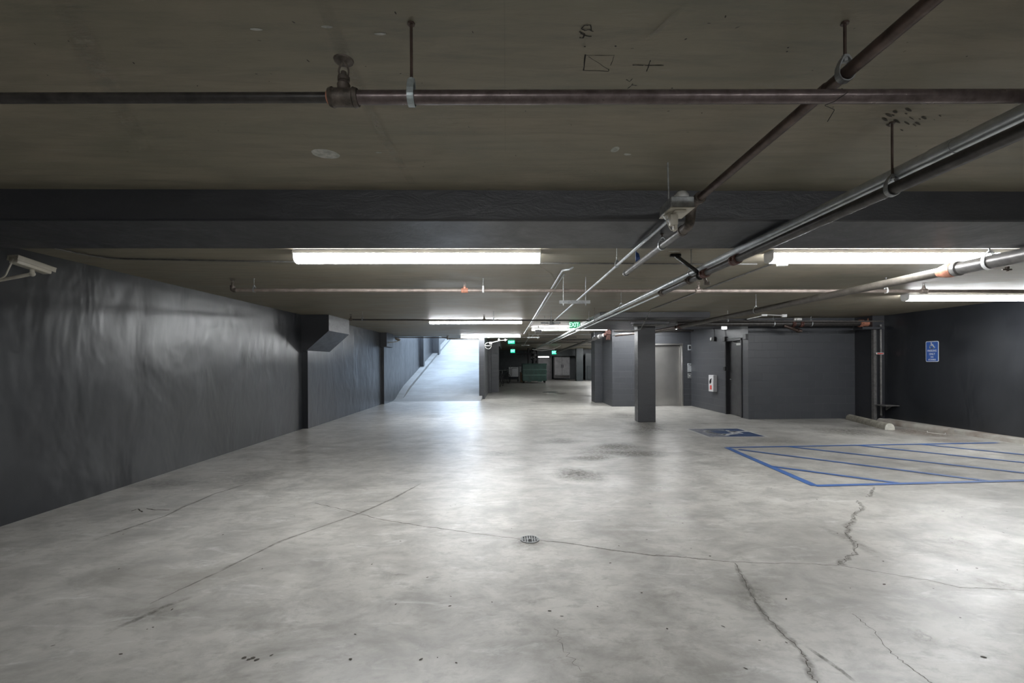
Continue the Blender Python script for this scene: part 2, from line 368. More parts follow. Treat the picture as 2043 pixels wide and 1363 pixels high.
for s_ in ((1510, 1185, 80, 60, .45), (1505, 1205, 110, 50, .35), (1700, 1080, 40, 60, .45), (480, 955, 200, 30, .35), (330, 965, 180, 30, .3), (1210, 900, 190, 26, .55), (1120, 880, 120, 14, .5), (1290, 850, 90, 26, .7), (1280, 862, 110, 20, .5),
           (1700, 862, 140, 22, .75), (1735, 852, 110, 12, .6), (1330, 1195, 120, 60, .25), (1160, 950, 130, 26, .7), (1230, 890, 120, 16, .8), (1270, 905, 150, 18, .7), (1180, 915, 110, 14, .7), (1140, 940, 90, 16, .6), (1000, 905, 90, 14, .4), (1185, 1375, 120, 60, .35), (780, 1150, 90, 20, .3),
           (1120, 785, 40, 5, .9), (1175, 790, 40, 4, .6), (1090, 800, 90, 8, .5), (1250, 830, 80, 14, .5), (1550, 880, 120, 14, .35), (860, 830, 80, 8, .3), (1050, 1085, 90, 30, .5), (1880, 945, 160, 18, .3), (1900, 1100, 180, 50, .2), (300, 1225, 190, 40, .35), (1060, 1200, 90, 30, .25)): stain(*s_)
for s_ in ((1835, 863, 150, 18, .8, 3), (1905, 880, 140, 12, .5, 3), (1790, 848, 70, 12, .7, 3)): stain(*s_)
for s_ in ((1840, 1270, 60, 30, .8, 4), (1910, 1078, 90, 22, .5, 4), (1990, 1165, 110, 40, .45, 4), (1640, 1200, 60, 18, .4, 4), (1340, 1030, 80, 60, .4, 4), (1310, 975, 70, 16, .5, 4), (1640, 905, 160, 14, .3, 4), (1880, 1020, 150, 40, .4, 4)): stain(*s_)
b.mi = 2
for k in range(7):                           # tyre scuff by the drain
    b.ribbon(fl([(1120+k*7, 1034), (1146+k*6, 1068)]), .012, nz(), 0, True)
b.ribbon(fl([(1603, 1288), (1640, 1312), (1680, 1340), (1710, 1363)]), .03, nz(), 0, True)
b.ribbon(fl([(1603, 1288), (1640, 1312), (1680, 1340), (1710, 1363)]), .03, nz(), 0, True)
b.ribbon(fl([(398, 1185), (330, 1210), (270, 1238), (215, 1262)]), .05, nz(), 0, True)
b.ribbon(fl([(705, 1000), (740, 1001), (800, 1003)]), .02, nz(), 0, True)
b.mi = 1
for pp in ([(292, 1015), (310, 1018), (338, 1018)], [(262, 1020), (275, 1016), (284, 1022)]): b.ribbon(fl(pp), .012, nz(), .004, False, 4)
for k in range(70):                          # small chips and specks
    px = random.uniform(20, 2020); py = random.uniform(930, 1350); c = onz(px, py)
    if XL+.1 < c.x < XR-.3: b.blob(c, random.uniform(.004, .014), random.uniform(.003, .008), nz(), random.uniform(0, 3), 8, .3, hard=True)
for px, py in ((487, 1313), (496, 1316), (505, 1313), (512, 1317)): b.blob(onz(px, py), .012, .008, nz(), .3, 8, .4, hard=True)
b.ribbon([(4.6, 10.95), (6.4, 11.05), (9.0, 11.1)], .012, nz(), .004, False, 4)
struct('floor', b, ['floor', 'crackdark', 'dirt', 'brownstain', 'palestain'])
# ---- ramp
b = B()
prof = [(17.95, 0.), (18.4, .04), (19.2, .2), (20, .4), (24, 1.2), (30, 2.4), (37, 3.75), (40, 4.05), (60, 4.2)]
for (y0, z0), (y1, z1) in zip(prof, prof[1:]):
    b.prism([(-4.9, y0, z0), (-1.0, y0, z0), (-1.0, y1, z1), (-4.9, y1, z1)], (0, 0, -.3))
struct('floor_ramp', b, 'ramp')
b = B()
pr2 = [(18.4, .02), (19.2, .3), (20, .52), (24, 1.32), (30, 2.52), (37, 3.87)]
for (y0, z0), (y1, z1) in zip(pr2, pr2[1:]): b.prism([(-4.6, y0, z0), (-4.2, y0, z0), (-4.2, y1, z1), (-4.6, y1, z1)], (0, 0, -.4))
struct('trim_1', b, 'ramp')
# ---- ceiling slab with its marks
b = B(); b.keep = True
def slab(x0, y0, x1, y1):
    b.face([(x0, y0, CZ), (x0, y1, CZ), (x1, y1, CZ), (x1, y0, CZ)]); b.face([(x0, y0, CZ+.3), (x1, y0, CZ+.3), (x1, y1, CZ+.3), (x0, y1, CZ+.3)])
slab(-6, -7, 10.6, 19.4); slab(-2.78, 19.4, 10.6, 21.8); slab(-1.13, 21.8, 10.6, 44)
for a, c in (((-6, 19.4), (-2.78, 19.4)), ((-2.78, 19.4), (-2.78, 21.8)), ((-2.78, 21.8), (-1.13, 21.8)), ((-1.13, 21.8), (-1.13, 44))):
    b.face([(*a, CZ), (*a, CZ+.3), (*c, CZ+.3), (*c, CZ)])
def cl(pts): return [onz(x, y, CZ) for x, y in pts]
zc = [CZ-.0006]
def nc(): zc[0] -= .00005; return zc[0]
b.mi = 1; b.blob(onz(650, 307, CZ), .07, .055, nc(), .3, 26, .15, dn=True, hard=True)
b.blob(onz(1227, 298, CZ), .022, .03, nc(), .2, 12, .3, dn=True, hard=True); b.blob(onz(1252, 308, CZ), .018, .012, nc(), .2, 12, .3, dn=True, hard=True)
b.blob(onz(1345, 502, CZ), .06, .03, nc(), .2, 14, .3, dn=True, hard=True)
for pp in ((1178, 520), (1145, 616), (1130, 590), (1240, 600), (758, 67), (652, 53), (512, 58), (755, 304)): b.blob(onz(*pp, CZ), .02, .006, nc(), 0, 10, .3, dn=True, hard=True)
b.mi = 2
def ink(pts, w=.0035): b.ribbon(cl(pts), w, nc(), .0012, False, 4, dn=True)
ink([(1168, 108), (1164, 140)], .005); ink([(1170, 110), (1226, 110), (1218, 130)], .002); ink([(1164, 140), (1214, 142), (1214, 137)], .003); ink([(1174, 112), (1214, 138)], .002)
ink([(1262, 129), (1284, 130)]); ink([(1298, 119), (1294, 130), (1290, 142)]); ink([(1286, 130), (1324, 130)])
ink([(1249, 158), (1256, 162), (1262, 156)]); ink([(1252, 176), (1260, 170), (1262, 166)]); ink([(1260, 169), (1271, 170)])
ink([(1156, 62), (1166, 66), (1164, 75), (1156, 74)], .004); ink([(1158, 66), (1174, 72), (1180, 72)], .004); ink([(1160, 56), (1166, 50), (1178, 49), (1180, 58), (1166, 60), (1160, 56)], .004); ink([(1176, 58), (1184, 62)], .004)
for pp in ((1167, 92), (1228, 91), (1341, 175), (1572, 94), (1570, 102)): b.blob(onz(*pp, CZ), .004, .003, nc(), 0, 8, .3, dn=True, hard=True)
b.mi = 3
for k in range(16):
    c = onz(random.gauss(1800, 30), random.gauss(236, 12), CZ); b.blob(c, random.uniform(.01, .03), random.uniform(.002, .006), nc(), .5, 8, .4, dn=True, hard=True)
for k in range(60):
    c = onz(random.uniform(50, 2000), random.uniform(20, 360), CZ); b.blob(c, random.uniform(.002, .008), random.uniform(.001, .003), nc(), random.uniform(0, 3), 7, .4, dn=True, hard=True)
b.mi = 4
for pp, w in (([(100, -40), (180, 110), (300, 300)], .10), ([(625, -30), (690, 120), (770, 280), (830, 370)], .07), ([(1370, 0), (1310, 60), (1280, 85)], .03), ([(1060, 520), (1100, 545), (1110, 560)], .03), ([(1700, 20), (1640, 60)], .06), ([(640, 225), (740, 330)], .015)): b.ribbon(cl(pp), w, nc(), 0, True, dn=True)
struct('ceiling', b, ['ceiling', 'patch', 'markblack', 'crackdark', fademat('pale_streak', (.34, .31, .26))])
# ---- walls
b = B(); b.box((-5.1, -7, -.2), (XL, 10.62, CZ+.3)); b.box((-5.1, 10.62, -.2), (-4.59, 16.85, CZ+.3)); b.box((-5.1, 16.85, -.2), (-4.5, 19.4, CZ+.3)); b.box((-5.1, 19.4, -.2), (-4.5, 60, 4.1))
struct('wall_left', b, 'wall')
b = B(); b.box((XR, -7, -.2), (9.8, 18.0, CZ+.3)); struct('wall_right', b, 'wall')
b = B(); b.box((-5.1, -7, -.2), (9.8, -6.7, CZ+.3)); struct('wall_back', b, 'wall')
b = B(); b.box((-1.13, 18.9, -.1), (-.9, 22.81, CZ+.3)); b.box((-1.13, 22.81, -.1), (-.76, 44, 4.6)); b.box((-1.13, 18.9, CZ), (-.98, 22.9, 4.2)); struct('wall_ramp', b, 'block')
b = B(); b.box((-.76, 23.16, 0), (-.38, 23.6, 2.36)); b.box((-.78, 23.1, 2.34), (-.3, 29, CZ)); struct('trim_2', b, 'block')
b = B(); b.box((-1.1, 41.2, -.1), (10.6, 41.5, CZ+.3)); struct('wall_far', b, 'tealwall')
b = B(); b.box((8.3, 17.9, -.1), (8.6, 41.2, CZ+.3)); struct('wall_far_right', b, 'tealwall')
b = B(); b.box((5.65, 36.6, 0), (6.2, 37.1, CZ)); struct('trim_3', b, 'tealwall')
b = B(); b.box((2.6, 38.7, 2.06), (8.3, 39.3, CZ)); struct('trim_4', b, 'tealwall')
b = B(); b.box((2.88, 40.9, 0), (4.1, 41.2, 2.06)); struct('trim_5', b, 'greywall')
# beam across the room
b = B(); BY0, BY1, BZ = 2.98, 3.71, 2.43
b.box((XL-.05, BY0, BZ), (XR+.05, BY1, CZ+.02), .012); struct('trim_6', b, 'cast')
# pilaster corbels on left wall
c1 = ony(656, 660, 10.55); c2 = onx(697, 665, c1.x); zt = ony(605, 702, 10.55).z
b = B(); b.prism([(-4.75, 10.55, CZ+.02), (c1.x, 10.55, CZ+.02), (c1.x, 10.55, c1.z), (-4.62, 10.55, zt), (-4.75, 10.55, zt)], (0, c2.y-10.55, 0)); struct('trim_7', b, 'cast')
b = B(); b.prism([(-4.75, 16.7, CZ+.02), (-4.36, 16.7, CZ+.02), (-4.36, 16.7, 2.12), (-4.62, 16.7, 2.09)], (0, .95, 0)); struct('trim_8', b, 'cast')
b = B(); b.box((-4.6, 24.0, .5), (-4.34, 24.35, 4.05)); struct('trim_9', b, 'wall')
b = B(); b.box((-4.6, 28.0, 1.4), (-4.12, 28.6, 4.05)); struct('trim_10', b, 'wall')
# drop panel over the column
b = B(); b.box((2.12, 10.2, 2.50), (4.62, 13.9, CZ+.02), .01); b.box((4.6, 11.85, 2.51), (6.32, 13.9, CZ+.02), .01); struct('trim_11', b, 'cast')
# elevator wall
YE = 15.4; ex0, ex1, ez = 4.93, 6.03, 2.13
b = B(); b.box((3.59, YE-.05, -.05), (ex0, 17.6, CZ+.05)); b.box((ex1, YE, -.05), (6.5, 17.6, CZ+.05)); b.box((ex0, YE, ez), (ex1, 17.6, CZ+.05)); b.box((ex0, YE+.2, -.05), (ex1, 17.6, ez))
b.box((3.3, 16.9, -.05), (3.62, 17.6, CZ+.05)); struct('wall_elevator', b, 'block')
# side wall with service door, front block wall
XS = 6.3; dy0, dy1, dz = 12.03, 12.95, 2.13
b = B(); b.box((XS, 11.73, -.05), (XS+.2, dy0, CZ+.05)); b.box((XS, dy1, -.05), (XS+.2, YE+.1, CZ+.05)); b.box((XS, dy0, dz), (XS+.2, dy1, CZ+.05)); b.box((XS+.14, dy0, -.05), (XS+.2, dy1, dz)); struct('wall_side', b, 'block')
b = B(); b.box((XS+.2, 11.73, -.05), (9.15, 12.0, CZ+.05)); b.box((XS+.2, 12.0, -.05), (9.5, 18.0, CZ+.05)); struct('wall_front', b, 'block')
b = B(); b.box((9.12, 11.15, 0), (XR+.02, 11.75, CZ)); b.box((8.75, 11.0, 2.28), (9.3, 11.3, 2.34)); struct('trim_12', b, 'cast')
# curb along right wall
b = B(); b.prism([(9.18, -6.7, 0), (9.20, -6.7, .07), (9.24, -6.7, .085), (XR, -6.7, .085), (XR, -6.7, 0)], (0, 17.7, 0)); struct('trim_13', b, 'curb_stain')
# column
t = thing('concrete_column', (3.51, 11.46, 0), 'free-standing square charcoal column in front of the elevator door', 'column')
b = B(); b.box((3.29, 11.31, 0), (3.73, 11.62, 2.50), .008); obj('shaft', b, 'cast', t)
b = B(); b.box((3.20, 11.25, 2.465), (3.82, 11.68, 2.50), .004); obj('cap_plate', b, 'cast', t)
# ---- elevator door
d = bpy.data.objects.new('door_1', None); COL.objects.link(d); d.location = ((ex0+ex1)/2, YE, 0); d['kind'] = 'structure'
b = B(); b.box((ex0+.08, YE+.12, 0), (ex1-.08, YE+.16, ez-.08)); obj('door_panel', b, 'steel', d)
b = B(); b.box((ex0, YE-.012, 0), (ex0+.05, YE+.13, ez-.05), .004); b.box((ex0+.05, YE+.06, 0), (ex0+.085, YE+.13, ez-.05)); obj('jamb', b, 'steel', d)
b = B(); b.box((ex1-.05, YE-.012, 0), (ex1, YE+.13, ez-.05), .004); b.box((ex1-.085, YE+.06, 0), (ex1-.05, YE+.13, ez-.05)); obj('jamb', b, 'steel', d)
b = B(); b.box((ex0, YE-.015, ez-.055), (ex1, YE+.13, ez), .004); obj('header', b, 'steel', d)
b = B(); b.box((ex0+.05, YE-.02, -.001), (ex1-.05, YE+.12, .008)); obj('sill', b, 'steel', d)
# ---- service door
d = bpy.data.objects.new('door_2', None); COL.objects.link(d); d.location = (XS, (dy0+dy1)/2, 0); d['kind'] = 'structure'
b = B(); b.box((XS+.09, dy0+.05, .01), (XS+.13, dy1-.05, dz-.05), .002); pn = obj('door_panel', b, 'door', d)
b = B(); hh = ony(1462, 758, 12.82); hy = dy1-.13
b.lathe((XS+.09, hy, 1.0), (-1, 0, 0), [(0, .032), (.01, .032), (.012, .012), (.055, .012)]); b.tube([(XS+.04, hy, 1.0), (XS+.035, hy-.02, 1.0), (XS+.035, hy-.13, .995)], .010); obj('lever_handle', b, 'chrome', pn)
b = B(); b.box((XS+.03, dy0+.08, dz-.19), (XS+.09, dy0+.38, dz-.12), .008); b.tube([(XS+.05, dy0+.35, dz-.13), (XS+.0, dy0+.5, dz-.09), (XS+.06, dy0+.62, dz-.06)], .008); obj('door_closer', b, 'white', pn)
b = B(); b.box((XS-.02, dy0-.0, 0), (XS+.14, dy0+.05, dz)); obj('frame_jamb', b, 'frame_dark', d)
b = B(); b.box((XS-.02, dy1-.05, 0), (XS+.14, dy1, dz)); obj('frame_jamb', b, 'frame_dark', d)
b = B(); b.box((XS-.02, dy0, dz-.05), (XS+.14, dy1, dz)); obj('frame_head', b, 'frame_dark', d)
# ================================================================== TUBE LIGHTS
def fixture(x0, x1, y, label, group='fluorescent strip lights on the ceiling', mat='glow', w=.17, hgt=.12, units=2, zt=CZ):
    t = thing('mounted_strip_light', ((x0+x1)/2, y, zt-hgt), label, 'ceiling light', group)
    b = B(); b.box((x0, y-w/2, zt-.034), (x1, y+w/2, zt)); obj('housing', b, 'housing', t)
    L = (x1-x0)/units
    for k in range(units):
        a = x0+k*L+.006; c = a+L-.012; b = B(); pr = []
        for i in range(9):
            an = math.pi*i/8; pr.append((a, y-math.cos(an)*w*.47, zt-.034-math.sin(an)**.5*(hgt-.034)))
        b.prism(pr, (c-a, 0, 0)); obj('diffuser', b, mat, t)
    for x in (x0-.004, x1-.006):
        b = B(); pr = [(x, y-w/2-.002, zt-.01)]+[(x, y-math.cos(math.pi*i/8)*w*.5, zt-.034-math.sin(math.pi*i/8)**.5*(hgt-.031)) for i in range(9)]+[(x, y+w/2+.002, zt-.01)]
        b.prism(pr, (.01, 0, 0)); obj('end_cap', b, 'housing', t)
    return t
G = 'fluorescent strip lights on the ceiling'
a = onz(602, 525, 2.54); c = onz(1075, 527, 2.54); fixture(a.x, c.x, 4.62, 'long lit strip light behind the beam, left of the pipes')
a = onz(1522, 524, 2.54); c = onz(1983, 525, 2.54); fixture(a.x, c.x, 4.62, 'long lit strip light behind the beam, right of the big conduit')
a = onz(1815, 596, 2.54); fixture(a.x, a.x+2.44, onz(1900, 596, 2.54).y+.08, 'lit strip light by the right wall, cut off by the frame')
a = ony(860, 645, 12.3); fixture(a.x, a.x+2.44, 12.1, 'lit strip light in mid garage, nearer of the two before the ramp', hgt=.09)
a = ony(920, 672, 18.6); fixture(a.x, a.x+2.42, 18.6, 'lit strip light at the foot of the ramp', hgt=.09)
a = ony(1060, 657, 14.9); fixture(a.x, a.x+2.44, 14.7, 'lit strip light behind the green exit sign with an arrow', hgt=.09)
fixture(3.3, 5.5, 14.55, 'added strip light in front of the elevator, hidden behind the dark soffit', hgt=.075)  # lobby lamp added out of sight to brighten the elevator walls
fixture(-2.1, .34, -4.0, 'added unseen strip light behind the viewpoint, left one'); fixture(2.7, 5.1, -4.0, 'added unseen strip light behind the viewpoint, right one')  # pair added out of view to light the near floor
a = ony(1071, 714, 39.6); c = ony(1093, 714, 39.6); fixture(a.x, c.x, 38.6, 'bright white strip on the far bulkhead behind the green dumpster', mat='glow_far', units=1, zt=2.06, w=.12, hgt=.12)  # bright strip of unclear nature, built as a weakly glowing fixture
fixture(5.2, 7.6, 23.5, 'added unseen strip light round the corner to the right, nearer one', hgt=.08, mat='glow_added'); fixture(6.0, 8.2, 31.0, 'added unseen strip light round the corner to the right, farther one', hgt=.08, mat='glow_added'); fixture(6.5, 8.2, 34.5, 'added unseen strip light round the corner to the right, deepest one', hgt=.08, mat='glow_added')  # three lamps added out of view to brighten the far corridor
# unlit fixture over the column
a = ony(1261, 648, 11.1); c = ony(1333, 648, 11.1)
t = thing('mounted_strip_light', ((a.x+c.x)/2, 11.1, 2.38), 'unlit dark strip light fixed above the column top', 'ceiling light')
b = B(); b.box((a.x, 11.02, 2.43), (c.x, 11.2, 2.505)); obj('housing', b, 'cast', t)
b = B(); b.box((a.x+.01, 11.03, 2.38), (c.x-.01, 11.19, 2.43), .02, seg=2); obj('diffuser', b, 'greypipe', t)
# ================================================================== PIPES AND HANGERS
def hanger(x, y, zp, r, label, name='pipe_hanger', top=CZ, mat='zinc_strap', rodmat='rust', ax='x', rr=.005, strapw=.022):
    """threaded rod from the ceiling carrying a band round the pipe whose axis runs along ax"""
    t = thing(name, (x, y, zp-r), label, 'pipe hanger')
    b = B(); b.cyl((x, y, zp+r+.03), (x, y, top), rr, 8); b.cyl((x, y, top-.006), (x, y, top), rr*2.5, 8); obj('rod', b, rodmat, t)
    b = B(); n = 20; R = r+.003; pts = []
    for i in range(n):
        an = 2*math.pi*i/n; cc = math.cos(an); ss = math.sin(an); k = R*(1+.55*max(0, ss)**6) ; pts.append((cc*R*(1 if ss < .3 else 1-.35*(ss-.3)), ss*R if ss < 0 else ss*(R+.028)))
    h = strapw/2
    for i in range(n):
        (u0, w0), (u1, w1) = pts[i], pts[(i+1) % n]; f = 1+.004/R
        q = [(u0, w0), (u1, w1), (u1*f, w1*f), (u0*f, w0*f)]
        if ax == 'x': b.prism([(x-h, y+u, zp+w) for u, w in q], (2*h, 0, 0))
        else: b.prism([(x+u, y-h, zp+w) for u, w in q], (0, 2*h, 0))
    b.cyl((x, y, zp+r+.018), (x, y, zp+r+.04), rr*2, 6); obj('clevis_band', b, mat, t); return t
def sprinkler(b, x, y, z, s=1.):
    b.lathe((x, y, z), (0, 0, 1), [(0, .014*s), (.02*s, .014*s), (.022*s, .018*s), (.034*s, .018*s), (.036*s, .010*s), (.05*s, .008*s)], 10)
    b.tube([(x-.012*s, y, z+.034*s), (x-.016*s, y, z+.055*s), (x-.004*s, y, z+.078*s)], .003*s, seg=6); b.tube([(x+.012*s, y, z+.034*s), (x+.016*s, y, z+.055*s), (x+.004*s, y, z+.078*s)], .003*s, seg=6)
    b.lathe((x, y, z+.078*s), (0, 0, 1), [(0, .010*s), (.003*s, .028*s), (.007*s, .030*s), (.009*s, .012*s)], 14)
def tee(b, x, y, z, r, s=1., ax=V((1, 0, 0))):
    c = V((x, y, z)); L = .045*s
    b.lathe(c-ax*L, ax, [(0, r*1.25), (.012*s, r*1.45), (.016*s, r*1.3), (L*2-.016*s, r*1.3), (L*2-.012*s, r*1.45), (L*2, r*1.25)], 16); b.lathe((x, y, z), (0, 0, 1), [(0, r), (r*1.3+.005, r*.9), (r*1.3+.012*s, r*.95), (r*1.3+.02*s, r*.7)], 12)
def couple(b, c, d, r, L=.07):
    c = V(c); d = V(d).normalized()
    b.lathe(c-d*L/2, d, [(0, r*1.03), (.008, r*1.32), (L*.3, r*1.32), (L*.32, r*1.22), (L*.68, r*1.22), (L*.7, r*1.32), (L-.008, r*1.32), (L, r*1.03)], 18)
    s_ = d.cross(V((0, 0, 1))).normalized()
    for k in (-1, 1): b.box(c+s_*k*r*1.4-V((.012, .012, .014)), c+s_*k*r*1.4+V((.012, .012, .014)), .003)
# P1 near sprinkler line across the top of the view
y1 = onz(822, 55, CZ).y-.02; pl = ony(0, 196, y1); pt = ony(686, 195.5, y1); pr_ = ony(2043, 192, y1)
sl = (pr_.z-pl.z)/(pr_.x-pl.x)
def p1(x): return V((x, y1, pl.z+(x-pl.x)*sl))
t = thing('sprinkler_pipe', p1(pt.x), 'brown steel sprinkler pipe nearest the viewer, in front of the beam', 'pipe')
b = B(); b.cyl(p1(pt.x), p1(1.832), .0222, 20); obj('pipe', b, 'brownpipe', t)
b = B(); b.cyl(p1(XL), p1(pt.x), .0165, 20); obj('thin_pipe', b, 'darkpipe', t, 'thinner black length left of the tee')
b = B(); tee(b, pt.x, y1, p1(pt.x).z, .0225, 1.05); obj('tee_fitting', b, 'cast_iron', t)
b = B(); b.lathe(p1(pt.x-.055), (1, 0, 0), [(0, .017), (.002, .021), (.014, .024)], 16); obj('paint_ring', b, 'orangecoup', t)
b = B(); sprinkler(b, pt.x, y1, p1(pt.x).z+.03, 1.1); obj('sprinkler_head', b, 'cast_iron', t)
hx = ony(821, 180, y1).x; hanger(hx, y1, p1(hx).z, .0222, 'grey band hanger on brown rod, holding the nearest brown sprinkler pipe')
# thin tie wire
wx = ony(1668, 195, y1).x
b = B(); w0 = p1(wx); b.tube([w0+V((.02, -.0, .027)), w0+V((.022, -.024, .0)), w0+V((-.02, -.02, -.028)), w0+V((-.04, 0, -.03)), w0+V((-.012, -.01, -.05)), w0+V((-.03, 0, -.085))], .0012, .004, 6)
tag(obj('tie_wire', b, 'black'), 'thin twisted black wire hanging where two brown pipes cross', 'wire')
# P2 rusty line running away, dropping under the beam
x2 = 1.135; z2 = 1.512+.834*x2; z2b = 1.5+.742*x2
t = thing('hanging_pipe', (x2, 2.7, z2b), 'rust brown pipe crossing the nearest sprinkler pipe, then dropping under the beam', 'pipe')
b = B(); b.cyl((x2, -1.2, z2), (x2, 2.68, z2), .0215, 18); obj('pipe', b, 'rust', t)
b = B(); b.tube([(x2, 2.64, z2), (x2, 2.76, z2), (x2, 2.78, z2b), (x2, 2.90, z2b)], .030, .05, 14); b.lathe((x2, 2.62, z2), (0, 1, 0), [(0, .03), (.004, .034), (.03, .034), (.034, .028)], 14); b.lathe((x2, 2.88, z2b), (0, 1, 0), [(0, .03), (.004, .034), (.03, .034), (.034, .026)], 14); obj('elbow', b, 'cast_iron', t)
b = B(); b.cyl((x2, 2.9, z2b), (x2, 4.28, z2b), .024, 16); b.lathe((x2, 4.26, z2b), (0, 1, 0), [(0, .028), (.03, .03), (.05, .022)], 14); obj('lower_pipe', b, 'greypipe', t)
b = B(); b.cyl((x2, 1.58, z2), (x2, 1.62, z2), .0245, 18); obj('joint_sleeve', b, 'rust', t)
hr = onz(1702, 36, CZ); hanger(x2, hr.y+.02, z2, .0215, 'grey clevis hanger on rusty rod, near the top right', ax='y', mat='galv_dull')
hanger(x2, 3.28, z2b, .024, 'grey clevis hanger just under the beam beside the junction box', ax='y', top=BZ+.001, mat='galv')
# P3 big galvanised conduit and P4 dark pipe below it
x3 = 1.868; z3 = 1.5+.478*x3; x4 = 1.835; z4 = 1.5+.444*x4
t = thing('galvanised_conduit', (x3, 3, z3-.031), 'thick bright galvanised conduit running the length of the garage', 'conduit')
b = B(); b.cyl((x3, -2, z3), (x3, 27, z3), .031, 24); obj('conduit', b, 'galv', t)
for yy in (1.9, 5.0, 8.1, 11.2): b = B(); b.cyl((x3, yy-.05, z3), (x3, yy+.05, z3), .0335, 24); obj('coupling', b, 'galv', t)
t = thing('hanging_pipe', (x4, 3, z4-.03), 'dark steel pipe slung below the thick galvanised conduit', 'pipe')
b = B(); b.cyl((x4, -2, z4), (x4, 5.3, z4), .0285, 20); obj('pipe', b, 'darkpipe', t)
for yy, mm, L in ((3.60, 'redcoup', .10), (4.16, 'redcoup', .09), (4.5, 'cast_iron', .05), (5.3, 'cast_iron', .08)): b = B(); couple(b, (x4, yy, z4), (0, 1, 0), .031, L); obj('coupling', b, mm, t)
b = B(); b.cyl((x4, 4.2, z4), (x4+.03, 4.2, z4-.075), .014, 10); b.box((x4+.01, 4.185, z4-.10), (x4+.06, 4.215, z4-.07), .004); obj('drain_plug', b, 'cast_iron', t)
b = B(); b.cyl((x4, 5.3, z4-.012), (x4, 21, z4-.012), .011, 12); obj('thin_pipe', b, 'galv', t, 'thin bright continuation')
for yy, lab in ((2.12, 'band hanger low on the dark pipe, in front of the beam at right'), (9.4, 'small hanger of the thin pipe near the green exit sign')):
    hanger(x4-.002, yy, z4, .029 if yy < 5 else .02, lab, ax='y', mat='galv_dull')
for yy, lab in ((4.55, 'rod with clamp on the thick conduit just behind the beam'), (7.35, 'rod with clamp on the thick conduit beside the trapeze strut'), (13.5, 'rod with clamp on the thick conduit past the arrowed exit sign')):
    hanger(x3, yy, z3, .031, lab, ax='y', mat='galv', rodmat='galv_dull', rr=.004)
b = B(); a = onz(1341, 507, CZ); b.box((a.x-.02, a.y-.02, CZ-.03), (a.x+.09, a.y+.02, CZ-.001), .004); b.sweep([(a.x+.04, a.y, CZ-.02), (x4-.03, 4.27, z4+.04)], .020, 8); b.torus((x4, 4.27, z4), (0, 1, 0), .034, .006)
tag(obj('sway_brace', b, 'black'), 'black diagonal brace from the ceiling to the dark pipe', 'brace')
# P5 twin conduits left of centre
for xx, hh_, lab in ((.675, 1.095, 'left one of the twin thin conduits elbowing down from the ceiling'), (.722, 1.095, 'right one of the twin thin conduits elbowing down from the ceiling')):
    b = B(); b.tube([(xx+.12, 5.36, CZ), (xx+.08, 5.34, 1.5+hh_), (xx, 5.38, 1.5+hh_), (xx, 17.2, 1.5+hh_)] if xx < .7 else [(xx, 5.6, 1.5+hh_), (xx, 17.0, 1.5+hh_)], .0125 if xx < .7 else .007, .05)
    tag(obj('hanging_conduit', b, 'galv'), lab, 'conduit')
# P6 conduit with junction box and camera
x6 = 1.03; z6 = 1.5+.872*x6
b = B(); b.cyl((x6, 2.72, z6), (x6, 9.6, z6), .0125, 14); tag(obj('hanging_conduit', b, 'galv'), 'bright thin conduit running away from the camera junction box', 'conduit')
hanger(x6, 4.2, z6, .0125, 'small clip hanger of the thin conduit beside the blue tag', ax='y', mat='galv', rodmat='galv_dull', rr=.0035)
jx, jy, jz = .985, 2.56, 2.362
t = thing('hanging_junction_box', (jx, jy, jz), 'grey steel junction box with a small camera below, hanging before the beam', 'junction box')
b = B(); b.box((jx-.066, jy-.05, jz), (jx+.066, jy+.14, jz+.060), .004); obj('box_body', b, 'galv_dull', t)
b = B(); b.box((jx-.068, jy-.053, jz-.006), (jx+.068, jy+.143, jz), .002); b.box((jx-.035, jy-.03, jz-.016), (jx+.03, jy+.02, jz-.006), .004); obj('cover_plate', b, 'cream', t)
b = B(); b.cyl((jx-.06, jy, jz+.06), (jx-.065, jy, CZ), .005, 8); obj('rod', b, 'galv_dull', t)
b = B(); b.sphere((jx+.012, jy-.01, jz+.068), .042, (1, .8, .9), 8); b.sphere((jx-.01, jy+.0, jz+.070), .028, (1, 1, .6), 7); obj('plastic_bag_cap', b, 'white', t)
b = B(); b.box((jx-.05, jy+.0, jz-.085), (jx-.004, jy+.04, jz-.020), .008, seg=2); b.box((jx-.03, jy-.0, jz-.115), (jx-.008, jy+.035, jz-.08), .006); b.sweep([(jx-.07, jy+.03, jz-.03), (jx-.03, jy+.02, jz-.002)], .012, 10); cb_ = obj('camera_body', b, 'cream', t)
b = B(); b.cyl((jx-.075, jy+.033, jz-.035), (jx-.062, jy+.03, jz-.025), .014, 12); obj('lens', b, 'white', cb_)
b = B(); b.tube([(jx-.075, jy+.02, jz-.005), (jx-.068, jy+.015, jz-.06), (jx-.045, jy+.01, jz-.115), (jx-.02, jy+.01, jz-.11)], .0028, .02, 6); obj('cable', b, 'cream', t)
b = B(); a = ony(1270, 516, 3.95); b.prism([(a.x-.006, 3.95, a.z+.06), (a.x+.02, 3.95, a.z+.045), (a.x+.035, 3.95, a.z-.01), (a.x+.0, 3.95, a.z-.03)], (0, .006, 0)); b.cyl((a.x-.004, 3.953, a.z-.03), (a.x-.004, 3.953, CZ), .004, 6)
tag(obj('blue_tag', b, 'bluetag'), 'small blue plastic tag hung between two thin pipes behind the beam', 'tag')
